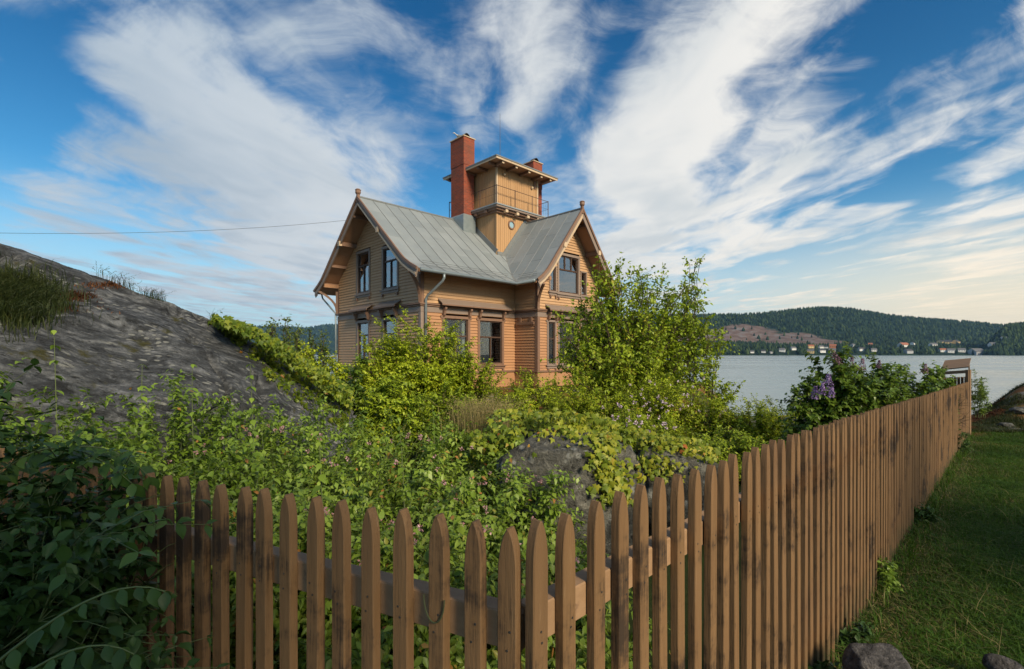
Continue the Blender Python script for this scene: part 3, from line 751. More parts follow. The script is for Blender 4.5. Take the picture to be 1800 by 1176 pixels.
# walls: (origin, axis, outward normal)
ZB, ZE = -.78, 3.36
A_O, A_X, A_N = (0, 0, 0), (0, 1, 0), (-1, 0, 0)
B_O, B_X, B_N = (0, 0, 0), (1, 0, 0), (0, -1, 0)
D_O, D_X, D_N = (5.45, -1.518, 0), (0, 1, 0), (-1, 0, 0)
C_O, C_X, C_N = (5.45, -1.518, 0), (1, 0, 0), (0, -1, 0)
winA = [(1.69, 3.12, 2.92, 4.92), (4.24, 5.63, 2.95, 5.06), (1.75, 3.10, -.45, 1.66), (4.30, 5.60, -.45, 1.66)]
winB = [(1.03, 2.57, -.50, 1.68), (3.03, 4.66, -.50, 1.68)]
winC = [(.78, 1.32, 3.04, 4.30), (1.38, 3.14, 3.00, 5.02), (3.20, 3.74, 3.04, 4.30), (.62, 1.30, -.50, 1.66), (1.42, 3.10, -.50, 1.66), (3.22, 3.90, -.50, 1.66)]
wA = empty('wall', parent=house); wB = empty('wall', parent=house); wC = empty('wall', parent=house); wD = empty('wall', parent=house)
wA['label'] = 'left gable wall with ochre lapped boards'; wB['label'] = 'middle wall below the gutter, salmon boards below and ochre above'
wC['label'] = 'right gable wall with a wide triple window'; wD['label'] = 'short return wall beside the right gable'
topA = lambda s: prof(PA, s) - .16
topC = lambda s: prof(PC, s + 5.45) - .16
siding(wA, A_O, A_X, A_N, 7.7, ZB, 7.3, topA, winA, hidden_below=1.0, m_lo='siding')
siding(wB, B_O, B_X, B_N, 5.45, ZB, ZE + .9, lambda s: 3.76, winB, hidden_below=-.4)
siding(wC, C_O, C_X, C_N, 4.6, ZB, 7.3, topC, winC, hidden_below=.0)
siding(wD, D_O, D_X, D_N, 1.518, ZB, ZE + .6, lambda s: 3.70, [], hidden_below=-.7)
for wq in winA[:2]: window(house, A_O, A_X, A_N, *wq)
for wq in winA[2:]: window(house, A_O, A_X, A_N, *wq, head=True)
for wq in winB: window(house, B_O, B_X, B_N, *wq, head=True, trim='trim', transom=.62, glass='glass_dim', cw=.11)
window(house, C_O, C_X, C_N, *winC[1], transom=.62, cols=1, upper_cols=3, trim='trim_grey')
for wq in (winC[0], winC[2]): window(house, C_O, C_X, C_N, *wq, transom=1.0, cols=1, case=.07)
window(house, C_O, C_X, C_N, *winC[4], transom=.6, cols=1, upper_cols=1, head=True, case=.1, glass='glass_dim', cw=.12)
for wq in (winC[3], winC[5]): window(house, C_O, C_X, C_N, *wq, transom=.6, cols=1, case=.1, head=True, glass='glass_dim', cw=.15)
# hidden walls and foundation
m = MB(); m.box((10.95, 0, -1.6), (11.0, 7.7, 3.7)); m.box((0, 7.65, -1.6), (11.0, 7.7, 3.7)); m.box((10.05, 0, -1.6), (11.0, .05, 3.7)); m.box((10.0, -1.5, -1.6), (10.05, 0, 3.7))
m.prism([(10.95, 0, 3.7), (10.95, 7.7, 3.7), (10.95, VR, 6.9)], (.05, 0, 0)); m.build('back_wall', M['siding'], house)
m = MB(); m.box((-.02, -.02, -2.2), (11.0, 7.72, ZB - .06)); m.box((5.43, -1.54, -2.2), (10.07, 0, ZB - .061)); m.build('foundation', M['siding_low'], house)
m = MB(); m.box((-.09, -.09, ZB - .06), (5.38, 7.79, ZB + .02)); m.box((5.36, -1.6, ZB - .058), (10.14, .1, ZB + .022)); m.build('base_ledge', M['trim'], house)
# band course and hoods
def course(z0, z1, o, name, mt):
    m = MB()
    m.box((-o, -o, z0), (0, 7.7 + o, z1)); m.box((0, -o, z0), (5.45 - o, 0, z1)); m.box((5.45 - o, -1.518 - o, z0), (5.45, 0, z1)); m.box((5.45, -1.518 - o, z0), (10.05 + o, -1.518, z1))
    m.build(name, M[mt], house)
course(1.78, 1.99, .055, 'fascia_band', 'trim_grey'); course(2.02, 2.06, .10, 'ledge', 'trim'); course(2.085, 2.135, .15, 'ledge', 'trim')
def hood(O, ax, nn, s0, s1):
    O = Vector(O); ax = Vector(ax); nn = Vector(nn)
    m = MB(); q = [O + ax * s0 + nn * .02 + Vector((0,0,2.40)), O + ax * s0 + nn * .36 + Vector((0,0,2.17)), O + ax * s0 + nn * .36 + Vector((0,0,2.14)), O + ax * s0 + nn * .02 + Vector((0,0,2.36))]
    m.prism(q, ax * (s1 - s0)); m.build('hood', M['trim_grey'], house)
    m = MB(); m.prism([O + ax * s0 + nn * .33 + Vector((0,0,2.138)), O + ax * s0 + nn * .37 + Vector((0,0,2.138)), O + ax * s0 + nn * .37 + Vector((0,0,2.08)), O + ax * s0 + nn * .33 + Vector((0,0,2.08))], ax * (s1 - s0)); m.build('hood_edge', M['trim'], house)
hood(B_O, B_X, B_N, .82, 4.9); hood(C_O, C_X, C_N, .5, 4.0); hood(A_O, A_X, A_N, 1.5, 3.35); hood(A_O, A_X, A_N, 4.0, 5.85)
def wbracket(O, ax, nn, s, z0, z1, w=.10, d=.24, lab='bracket'):
    O = Vector(O); ax = Vector(ax); nn = Vector(nn); m = MB()
    p = [(0, z1), (d, z1), (d, z1 - .08), (d * .72, z1 - .16), (d * .60, z0 + .10), (.05, z0), (0, z0)]
    m.prism([O + ax * (s - w/2) + nn * (a + .03) + Vector((0,0,b)) for a, b in p], ax * w); m.build(lab, M['trim'], house)
for s in (1.09, 2.5, 3.1, 4.58): wbracket(B_O, B_X, B_N, s, 1.60, 2.02)
for s in (.68, 1.24, 1.48, 3.04, 3.84): wbracket(C_O, C_X, C_N, s, 1.60, 2.02)
for s in (1.8, 3.05, 4.35, 5.55): wbracket(A_O, A_X, A_N, s, 1.60, 2.02)
# the empty bracket frame on the return wall
m = MB()
for s in (.30, 1.02): m.box((5.36, -1.518 + s, 1.55), (5.45, -1.518 + s + .14, 1.78))
m.box((5.34, -1.518 + .16, 1.42), (5.45, -1.518 + 1.32, 1.55)); m.build('bracket_frame', M['trim'], house)
# corner boards
def cboard(u, v, z0, z1, w=.13, du=1, dv=1, mt='trim'):
    m = MB(); o = .05
    m.box((u - o if du > 0 else u, v - o if dv > 0 else v, z0), (u - o + w if du > 0 else u + o, v + .0 if dv > 0 else v + o, z1))
    m.box((u - o, v, z0), (u, v - o + w, z1)); m.build('corner_board', M[mt], house)
for (z0, z1) in ((ZB + .03, 1.775), (2.14, 3.55)):
    cboard(0, 0, z0, z1, .17 if z0 > 1 else .15, mt='trim_grey' if z0 < 1 else 'trim'); cboard(5.45, -1.518, z0, z1, .16)
    m = MB(); m.box((-.05, 7.58, z0), (0, 7.74, z1)); m.build('corner_board', M['trim'], house)
m = MB(); m.box((9.96, -1.57, ZB), (10.1, -1.518, 3.5)); m.build('corner_board', M['trim'], house)

# ---- roofs
roof = empty('roof', parent=house)
def clipq(poly, f):
    """keep the part of a plan polygon where f(p) >= 0"""
    out = []
    for i in range(len(poly)):
        a, b = poly[i], poly[(i + 1) % len(poly)]; fa, fb = f(a), f(b)
        if fa >= 0: out.append(a)
        if (fa >= 0) != (fb >= 0):
            t = fa / (fa - fb); out.append((a[0] + (b[0] - a[0]) * t, a[1] + (b[1] - a[1]) * t))
    return out
valA = lambda v: float(np.interp(v, [p[0] for p in PA], [p[0] for p in PC]))
valC = lambda u: float(np.interp(u, [p[0] for p in PC], [p[0] for p in PA]))
def slope_piece(mb, PP, t0, t1, s0, s1, val, swap, lift, thick, mirror=None, keep=None):
    """add the roof piece t0..t1 (along the ridge) x s0..s1 (up the slope) to mb"""
    br = [s0] + [p[0] for p in PP if s0 + 1e-4 < p[0] < s1 - 1e-4] + [s1]
    for a, b in zip(br[:-1], br[1:]):
        poly = [(t0, a), (t1, a), (t1, b), (t0, b)]
        if val is not None:
            va, vb = val(a), val(b)
            poly = clipq(poly, lambda p: (va + (vb - va) * (p[1] - a) / (b - a)) - p[0])
        if keep is not None: poly = clipq(poly, keep)
        if len(poly) < 3: continue
        za, zb = prof(PP, a), prof(PP, b)
        pts = []
        for t, s in poly:
            z = za + (zb - za) * (s - a) / (b - a); sm = s if mirror is None else 2 * mirror - s
            pts.append(Vector((sm, t, z + lift)) if swap else Vector((t, sm, z + lift)))
        mb.prism(pts, (0, 0, -thick))
# decks (also the soffits)
m = MB(); slope_piece(m, PA, -.80, 20, PA[0][0], VR, valA, False, -.012, .13); slope_piece(m, PA, -.80, 11.7, PA[0][0], VR, None, False, -.012, .13, mirror=VR)
slope_piece(m, PC, -2.32, 20, PC[0][0], UR, valC, True, -.012, .13); slope_piece(m, PC, -2.32, 20, PC[0][0], UR, valC, True, -.012, .13, mirror=UR)
m2 = MB(); 
def vr(p): return p[0] - (15.5 - valA(p[1]))
br = [p[0] for p in PA]
for a, b in zip(br[:-1], br[1:]):
    slope_piece(m, PA, 0, 11.7, a, b, None, False, -.012, .13, keep=lambda p, a=a, b=b: p[0] - ((15.5 - valA(a)) + ((15.5 - valA(b)) - (15.5 - valA(a))) * (p[1] - a) / (b - a)))
m.build('roof_deck', M['soffit'], roof)
# standing seam sheets and seams
r2 = random.Random(3)
def sheets(PP, ta, tb, val, swap, step, nrows, seamless_from=None, mirror=None):
    t = ta; k = 0
    while t < tb - .05:
        t2 = min(t + step, tb)
        slo, shi = PP[0][0] - .02, PP[-1][0]
        f0 = (.37 if k % 2 else .16) + r2.uniform(-.02, .02)
        lev = [slo] + [slo + (shi - slo) * (f0 + j / nrows) for j in range(nrows) if f0 + j / nrows < .95] + [shi]
        for a, b in zip(lev[:-1], lev[1:]):
            mb = MB(); slope_piece(mb, PP, t + .006, t2 - .006, a + .006, b - .004, val, swap, .008 + r2.uniform(0, .004), .014, mirror)
            if mb.v: mb.build('roof_sheet', M['roof'], roof)
        if k > 0:
            # seam at t : find the slope range that is inside the valley
            pts = []
            for s in sorted(set([p[0] for p in PP] + list(np.linspace(slo, shi, 40)))):
                if val is None or val(s) >= t:
                    z = prof(PP, s) + .018; sm = s if mirror is None else 2 * mirror - s
                    pts.append((sm, t, z) if swap else (t, sm, z))
            if len(pts) > 2:
                mb = MB(); mb.tube(pts[::3] + [pts[-1]] if len(pts) > 6 else pts, .017, 4); mb.build('standing_seam', M['seam'], roof)
        t = t2; k += 1
sheets(PA, -.80, 7.75, valA, False, .66, 3)
sheets(PC, -2.32, 3.85, valC, True, .72, 3)
m = MB(); slope_piece(m, PA, -.80, 11.7, PA[0][0], VR, None, False, .006, .012, mirror=VR); slope_piece(m, PC, -2.32, 20, PC[0][0], UR, valC, True, .006, .012, mirror=UR); m.build('back_sheeting', M['roof'], roof, kind='stuff')
# valley flashing and ridges
m = MB(); vp = [(PC[k][0], PA[k][0], PA[k][1] + .02) for k in range(5)]
for a, b in zip(vp[:-1], vp[1:]):
    m.beam(a, b, .26, .012, up=(-.3, -.3, 1))
m.build('valley_flashing', M['seam'], roof)
m = MB(); m.tube([(-.80, VR, 7.24), (11.7, VR, 7.24)], .05, 6); m.build('ridge_cap', M['seam'], roof)
m = MB(); m.tube([(UR, -2.32, 7.17), (UR, 3.85, 7.17)], .05, 6); m.build('ridge_cap', M['seam'], roof)
# barge boards
def barge(PP, fixed, swap, side):
    c = PP[-1][0]; dr = -1 if not swap else -1
    pts = [(s, z) for s, z in PP]
    def curve(off_t, off_b):
        top = []; bot = []
        for i, (s, z) in enumerate(pts):
            a = pts[max(i - 1, 0)]; b = pts[min(i + 1, len(pts) - 1)]
            d = Vector((b[0] - a[0], b[1] - a[1])).normalized(); n = Vector((-d.y, d.x))
            if i == len(pts) - 1:
                top.append((c, z + off_t * 1.25)); bot.append((c, z - off_b * (1.25 if not swap else 1.6)))
            else:
                top.append((s + n.x * off_t, z + n.y * off_t)); bot.append((s - n.x * off_b, z - n.y * off_b))
        return top, bot
    def make(off_t, off_b, f0, thick, name, mt, foot=False):
        top, bot = curve(off_t, off_b)
        if foot: bot[0] = (bot[0][0] + .02, bot[0][1] - .10); 
        poly = top + bot[::-1]
        if side > 0: poly = [(2 * c - s, z) for s, z in poly]
        P3 = [Vector((s, f0, z)) if swap else Vector((f0, s, z)) for s, z in poly]
        mb = MB(); mb.prism(P3, Vector((0, thick, 0)) if swap else Vector((thick, 0, 0))); mb.build(name, M[mt], roof)
    make(.03, .27, fixed, .05, 'barge_board', 'trim_grey', True)
    make(.055, .055, fixed - .06, .058, 'verge_moulding', 'trim')
    make(-.20, .285, fixed - .02, .018, 'barge_edge', 'light_trim' if side < 0 else 'trim_grey')
for sd_ in (-1, 1):
    barge(PA, -.87, False, sd_); barge(PC, -2.39, True, sd_)
# jagged foot ornaments
def foot(base, ax, sgn):
    m = MB(); base = Vector(base); ax = Vector(ax)
    for k in range(4):
        p = base + ax * (.16 * k) + Vector((0, 0, .10 * k + .0)); m.prism([p, p + ax * .15, p + ax * .10 + Vector((0,0,-.13)), p + ax * .04 + Vector((0,0,-.10))], Vector((.04, 0, 0)) if abs(ax.y) > .5 else Vector((0, .04, 0)))
    m.build('jagged_ornament', M['trim'], roof)
foot((-.85, -.86, 3.22), (0, 1, 0), 1); foot((-.85, 8.56, 3.22), (0, -1, 0), 1); foot((4.66, -2.37, 3.2), (1, 0, 0), 1)
# purlin ends under the gables
def purlins(PP, f0, f1, swap, fr, z_drop=.235):
    c = PP[-1][0]
    for side in (-1, 1):
        for k, t in enumerate(fr):
            s = c - (c - PP[0][0]) * t; z = prof(PP, s) - z_drop; sm = s if side < 0 else 2 * c - s
            big = k == 1
            w, h = (.17, .20) if big else (.12, .14)
            a = (sm, f0, z) if swap else (f0, sm, z); b = (sm, f1, z) if swap else (f1, sm, z)
            mb = MB(); mb.beam(a, b, w, h); mb.build('purlin', M['trim'] if not big else M['trim'], roof)
            mb = MB(); e = f1 - .03; a = (sm, f1 - .0, z) if swap else (f1, sm, z); b = (sm, e - (.10 if big else .0), z) if swap else (e - (.10 if big else .0), sm, z)
            if big: mb.beam(a, b, w + .03, h + .03); mb.build('purlin_end', M['light_trim'], roof)
purlins(PA, 0.1, -.80, False, (.12, .38, .60, .80)); purlins(PC, -1.45, -2.32, True, (.12, .42, .66, .85))
# wall plates at the eaves inside the gable overhang
for a_, b_ in (((.1, 0, 3.55), (-.80, 0, 3.55)), ((.1, 7.7, 3.55), (-.80, 7.7, 3.55)), ((5.45, -1.4, 3.5), (5.45, -2.32, 3.5)), ((10.05, -1.4, 3.5), (10.05, -2.32, 3.5))):
    m = MB(); m.beam(a_, b_, .15, .17); m.build('eaves_beam', M['soffit'], roof)
# curved brackets
def cbr(p, q, sag=.14, w=.11):
    p = Vector(p); q = Vector(q); out = Vector((q.x - p.x, q.y - p.y, 0))
    pts = []
    for k in range(7):
        t = k / 6; pts.append(p + out * (t ** 1.7) + Vector((0, 0, (q.z - p.z) * (t ** .75))))
    m = MB()
    for a, b in zip(pts[:-1], pts[1:]): m.beam(a, b + (b - a) * .06, w, w * .9, up=(out.y, -out.x, .001))
    m.beam(p + Vector((0, 0, -.12)), (p.x, p.y, q.z), w, .09, up=(out.y, -out.x, 0)); m.build('curved_bracket', M['trim'], house)
cbr((-.08, -.05, 2.2), (-.84, -.50, 3.3)); cbr((-.08, 7.75, 2.2), (-.84, 8.2, 3.3)); cbr((5.40, -1.60, 2.2), (4.98, -2.34, 3.2)); cbr((10.1, -1.6, 2.2), (10.5, -2.34, 3.2))
# gutter and downpipe
m = MB(); m.tube([(-.78, -1.12, 3.30), (4.42, -1.12, 3.27), (4.42, -2.30, 3.29)], .075, 8); m.build('gutter', M['gutter'], house, smooth=True)
m = MB(); m.tube([(-.78, 8.82, 3.30), (11.6, 8.82, 3.27)], .075, 8); m.build('gutter', M['gutter'], house, smooth=True)
m = MB(); m.tube([(.35, -1.12, 3.25), (.35, -1.12, 3.08), (.33, -1.04, 2.96), (.16, -.22, 2.42), (.14, -.14, 2.28), (.14, -.14, -1.3)], .055, 8); m.build('downpipe', M['gutter'], house, smooth=True)
m = MB(); m.tube([(-.45, 8.82, 3.25), (-.42, 8.75, 3.0), (-.25, 8.1, 2.45), (-.12, 7.82, 2.15), (-.12, 7.8, -1.3)], .045, 8); m.build('downpipe', M['gutter'], house, smooth=True)
# snow guards
def guard(pts_fn, n, name='snow_guard'):
    m = MB(); P0 = [Vector(pts_fn(k / n)) for k in range(n + 1)]
    for p in P0: m.beam(p, p + Vector((0, 0, .27)), .02, .035)
    m.build('guard_bracket', M['black_metal'], roof)
    for h in (.08, .16, .24):
        m = MB(); m.tube([p + Vector((0, 0, h)) for p in P0], .008, 4); m.build('guard_wire', M['seam'], roof)
guard(lambda t: (-.45 + 4.75 * t, -.72, prof(PA, -.72)), 5); guard(lambda t: (4.74, -.95 - 1.2 * t, prof(PC, 4.74)), 2)
# finials
for p in ((-.85, VR, 7.22), (UR, -2.37, 7.16)):
    m = MB(); x, y, z = p; m.beam((x, y, z - .25), (x, y, z + .12), .12, .12, up=(1, 0, 0)); m.lathe([(.03, .10), (.10, .13), (.13, .19), (.12, .28), (.14, .31), (.09, .36), (.02, .37)], p, 10)
    m.build('finial', M['trim'], roof, smooth=False)

# ---- lookout tower
U0, U1, V0, V1 = 5.56, 8.62, 1.45, 4.23
tower = empty('tower', parent=house)
m = MB(); m.box((U0 + .03, V0 + .03, 4.6), (U1, V1, 9.74)); m.build('tower_core', M['tower_wood'], tower)
rb = random.Random(5)
def vboards(face, z0f, z1, n, name):
    for k in range(n):
        if face == 'u': a, b = V0 + (V1 - V0) * k / n, V0 + (V1 - V0) * (k + 1) / n; c = (U0 - .0, U0 + .03)
        else: a, b = U0 + (U1 - U0) * k / n, U0 + (U1 - U0) * (k + 1) / n; c = (V0 - .0, V0 + .03)
        o = rb.uniform(0, .006); g_ = .006
        mb = MB()
        if face == 'u': mb.box((c[0] - o, a + g_, z0f((a + b) / 2)), (c[1], b - g_, z1))
        else: mb.box((a + g_, c[0] - o, z0f((a + b) / 2)), (b - g_, c[1], z1))
        mb.build('tower_board', M['tower_wood'], tower)
vboards('u', lambda s: 5.0, 7.42, 20, 'l'); vboards('v', lambda s: 5.0, 7.42, 22, 'r')
vboards('u', lambda s: 7.74, 9.66, 20, 'l'); vboards('v', lambda s: 7.74, 9.66, 22, 'r')
m = MB()
for (x, y) in ((U0, V0), (U1, V0), (U0, V1)):
    m = MB(); m.box((x - .045, y - .045, 7.73), (x + .05, y + .05, 9.68)); m.build('corner_post', M['light_trim'], tower)
m = MB(); m.box((U0 - .03, V0 - .03, 5.1), (U0 + .05, V0 + .05, 7.45)); m.build('corner_post', M['tower_wood'], tower)
# deck with mouldings
m = MB(); m.box((5.15, 1.0, 7.60), (9.15, 5.05, 7.66)); m.build('deck_sheet', M['roof'], tower)
m = MB(); m.box((5.19, 1.04, 7.50), (9.11, 5.01, 7.60)); m.build('deck_edge', M['trim_grey'], tower)
m = MB(); m.box((5.30, 1.16, 7.40), (9.0, 4.9, 7.50)); m.box((5.42, 1.30, 7.30), (8.85, 4.6, 7.40)); m.build('deck_moulding', M['trim'], tower)
for u in (5.95, 6.75, 7.55, 8.35):
    m = MB(); m.box((u - .09, 1.08, 7.34), (u + .09, 1.46, 7.48)); m.build('deck_bracket', M['light_trim'], tower)
for v in (1.95, 2.75, 3.55):
    m = MB(); m.box((5.22, v - .09, 7.34), (5.57, v + .09, 7.48)); m.build('deck_bracket', M['trim'], tower)
# flashing skirt along both roof slopes
m = MB()
m.beam((U0 - .01, V0 + .0, prof(PA, V0) + .14), (U0 - .01, 3.7, prof(PA, 3.7) + .14), .05, .30, up=(0, 0, 1))
m.build('flashing', M['seam'], tower)
m = MB(); m.beam((6.0, V0 - .02, prof(PC, 6.0) + .14), (UR, V0 - .02, 7.14 + .10), .05, .34, up=(0, 0, 1)); m.box((U0 - .02, V0 - .03, 5.0), (6.05, V0 - .015, 5.32)); m.build('flashing', M['seam'], tower)
# round window
m = MB(); 
ring = []
cx_, cz_ = 6.60, 6.86
for k in range(20):
    t = 2 * math.pi * k / 20; t2 = 2 * math.pi * (k + 1) / 20
    def pt(r, t, y): return (cx_ + r * math.cos(t), y, cz_ + r * math.sin(t))
    m.add([pt(.17, t, V0 - .06), pt(.17, t2, V0 - .06), pt(.24, t2, V0 - .06), pt(.24, t, V0 - .06), pt(.17, t, V0 + .01), pt(.17, t2, V0 + .01), pt(.24, t2, V0 + .01), pt(.24, t, V0 + .01)], [[0,1,2,3],[0,4,5,1],[3,2,6,7]])
m.build('round_window', M['trim'], tower)
m = MB(); m.add([(cx_ + .18 * math.cos(2 * math.pi * k / 20), V0 - .02, cz_ + .18 * math.sin(2 * math.pi * k / 20)) for k in range(20)], [list(range(20))]); m.build('pane', mat('sky_pane', lambda g: princ(g, (.25,.38,.45,1), .05, .8)), tower)
# small dark hatch and lamp on the right face
m = MB(); m.box((8.33, V0 - .05, 9.20), (8.48, V0 - .001, 9.62)); m.build('hatch', M['trim'], tower)
for (a, b) in ((6.05, 9.32), (8.15, 9.12)):
    m = MB(); m.lathe([(.02, 0), (.06, .02), (.07, .10), (.02, .14)], (a, V0 - .08, b), 8); m.build('wall_lamp', M['light_trim'], tower)
# railing
posts = [(5.2, 1.05), (6.5, 1.05), (7.8, 1.05), (9.1, 1.05), (9.1, 3.0), (9.1, 5.0), (7.15, 5.0), (5.2, 5.0), (5.2, 2.35), (5.2, 3.7)]
for (u, v) in posts:
    m = MB(); m.tube([(u, v, 7.6), (u, v, 8.58)], .022, 6); m.build('railing_post', M['rail_metal'], tower)
for h in (8.55, 8.12):
    m = MB(); m.tube([(5.2, 1.05, h), (9.1, 1.05, h), (9.1, 5.0, h), (5.2, 5.0, h), (5.2, 1.05, h)], .017 if h > 8.3 else .007, 5); m.build('railing_bar', M['rail_metal'], tower)
m = MB()
for k in range(1, 24):
    t = k / 24; m.tube([(9.1, 1.05 + 3.95 * t, 7.62), (9.1, 1.05 + 3.95 * t, 8.55)], .005, 3)
m.build('railing_wires', M['seam'], tower)
# tower roof
m = MB(); a0, a1, b0, b1 = 4.82, 9.42, .65, 5.03
m.box((a0, b0, 9.74), (a1, b1, 9.80)); m.build('tower_soffit', M['soffit'], tower)
m = MB(); m.add([(a0 - .04, b0 - .04, 9.80), (a1 + .04, b0 - .04, 9.80), (a1 + .04, b1 + .04, 9.80), (a0 - .04, b1 + .04, 9.80), (a0 - .04, b0 - .04, 9.86), (a1 + .04, b0 - .04, 9.86), (a1 + .04, b1 + .04, 9.86), (a0 - .04, b1 + .04, 9.86), ((a0 + a1) / 2, (b0 + b1) / 2, 10.28)],
      [[3,2,1,0],[0,1,5,4],[1,2,6,5],[2,3,7,6],[3,0,4,7],[4,5,8],[5,6,8],[6,7,8],[7,4,8]]); m.build('tower_roof', M['seam'], tower)
m = MB(); m.box((a0 - .01, b0 - .012, 9.70), (a1 + .01, b0 + .02, 9.797)); m.box((a0 - .012, b0 + .02, 9.70), (a0 + .02, b1, 9.796)); m.build('eaves_fascia', M['light_trim'], tower)
for u in (5.35, 6.3, 7.25, 8.2, 8.95):
    m = MB(); m.box((u - .06, b0 + .10, 9.60), (u + .06, V0, 9.738)); m.build('rafter', M['trim'], tower)
    m = MB(); m.box((u - .065, b0 + .07, 9.595), (u + .065, b0 + .10, 9.735)); m.build('rafter_end', M['light_trim'], tower)
for v in (1.3, 2.2, 3.1, 4.0, 4.7):
    m = MB(); m.box((a0 + .10, v - .06, 9.60), (U0, v + .06, 9.738)); m.build('rafter', M['trim'], tower)
m = MB(); m.tube([(7.09, 2.84, 10.2), (7.09, 2.84, 13.45)], [.018, .008], 5); m.build('antenna', M['black_metal'], tower)
m = MB(); m.beam((9.15, 1.9, 9.8), (9.15, 1.9, 10.9), .01, .01, up=(1, 0, 0)); m.build('antenna', M['seam'], tower)

# ---- chimneys
def chimney(u0, u1, v0, v1, zb, zt, zsk, pots, lab):
    m = MB(); m.box((u0, v0, zb), (u1, v1, zt - 1.45)); m.box((u0 - .018, v0 - .018, zt - 1.45), (u1 + .018, v1 + .018, zt))
    c = m.build('chimney', M['brick'], house); c['label'] = lab
    m = MB(); m.box((u0 - .06, v0 - .06, zt + .0), (u1 + .06, v1 + .06, zt + .045)); m.build('cap_slab', M['light_trim'], c)
    if zsk:
        m = MB(); x0, x1, y0, y1 = u0 - .10, u1 + .02, v0 - .10, v1 + .10
        m.box((x0, y0, zb), (x1, y1, zsk - .10)); m.add([(x0, y0, zsk - .10), (x1, y0, zsk - .10), (x1, y1, zsk - .10), (x0, y1, zsk - .10), (u0 - .02, v0 - .02, zsk), (u1 + .01, v0 - .02, zsk), (u1 + .01, v1 + .02, zsk), (u0 - .02, v1 + .02, zsk)], [[0,1,5,4],[1,2,6,5],[2,3,7,6],[3,0,4,7]])
        m.build('flashing', M['gutter'], c)
    for (a, b) in pots:
        m = MB(); n = 9; r = .21; w = .17
        vs = []; fs = []
        for k in range(n):
            t = math.pi * k / (n - 1)
            for rr, yy in ((r, -w), (r, w), (r - .025, w), (r - .025, -w)): vs.append((a + rr * math.cos(t), b + yy, zt + .05 + rr * math.sin(t) * 1.15))
        for k in range(n - 1):
            for j in range(4): fs.append([4*k+j, 4*k+(j+1) % 4, 4*k+4+(j+1) % 4, 4*k+4+j])
        m.add(vs, fs); m.box((a - .17, b - .15, zt + .045), (a + .17, b + .15, zt + .06)); m.box((a - .15, b + .10, zt + .06), (a + .15, b + .12, zt + .16)); m.build('hood_cowl', M['black_metal'], c)
    return c
chimney(4.68, 5.38, 3.05, 4.15, 5.6, 11.50, 7.42, [(5.0, 3.33), (5.0, 3.87)], 'tall red brick chimney with two dark cowls')
chimney(8.66, 9.36, 1.76, 2.75, 5.6, 10.92, None, [(9.0, 2.0)], 'shorter brick chimney behind the tower')

# gull resting on the chimney
gp = H2W(5.0, 3.87, 11.50 + .05 + .195)
gull = empty('gull', gp, R(20)); tag(gull, 'pale grey gull resting on a cowl of the tall red chimney', 'gull')
V_ = []; 
def ellip(c, r, n=10, k=8):
    mb = []; 
    return c, r, n, k
m = MB(); prf = [(.004, -.26), (.035, -.20), (.06, -.10), (.082, .0), (.080, .08), (.055, .14), (.034, .18), (.036, .22), (.042, .255), (.034, .29), (.010, .315)]
bm_v = []; nseg = 10
zc_ = [.10, .10, .10, .10, .115, .145, .19, .22, .235, .238, .232]
for (r_, x_), zz in zip(prf, zc_):
    for j in range(nseg):
        t = 2 * math.pi * j / nseg; bm_v.append((-x_, r_ * math.cos(t), zz + r_ * .9 * math.sin(t)))
fs = [[i*nseg+j, i*nseg+(j+1) % nseg, (i+1)*nseg+(j+1) % nseg, (i+1)*nseg+j] for i in range(len(prf)-1) for j in range(nseg)] + [list(range(nseg)), [(len(prf)-1)*nseg + j for j in range(nseg)]]
m.add(bm_v, fs); m.build('body', flat('gull_white', (.55,.57,.60)), gull, smooth=True)
for s in (-1, 1):
    m = MB(); m.prism([(-.10, s*.072, .15), (.05, s*.090, .14), (.30, s*.03, .10), (.10, s*.085, .07), (-.08, s*.078, .08)], (0, s*.012, .0)); m.build('wing', flat('gull_grey', (.20,.22,.25)), gull)
    m = MB(); m.tube([(0, s*.03, 0), (0, s*.03, .06)], .006, 4); m.build('leg', flat('gull_leg', (.4,.25,.2)), gull)
m = MB(); m.tube([(-.31, 0, .232), (-.36, 0, .222)], [.012, .003], 5); m.build('beak', flat('gull_beak', (.6,.4,.08)), gull)

# power line to the left gable
p0 = H2W(-.9, 4.9, 6.35); m = MB(); p1 = P(-260, 402, 15.5)
pts = [p0.lerp(p1, k / 24) + Vector((0, 0, -.35 * 4 * (k / 24) * (1 - k / 24))) for k in range(25)]
m.tube(pts, .007, 5); tag(m.build('power_line', M['black_metal']), 'thin black power line running from the left gable of the villa', 'power line')
print('siding boards', SID[0])

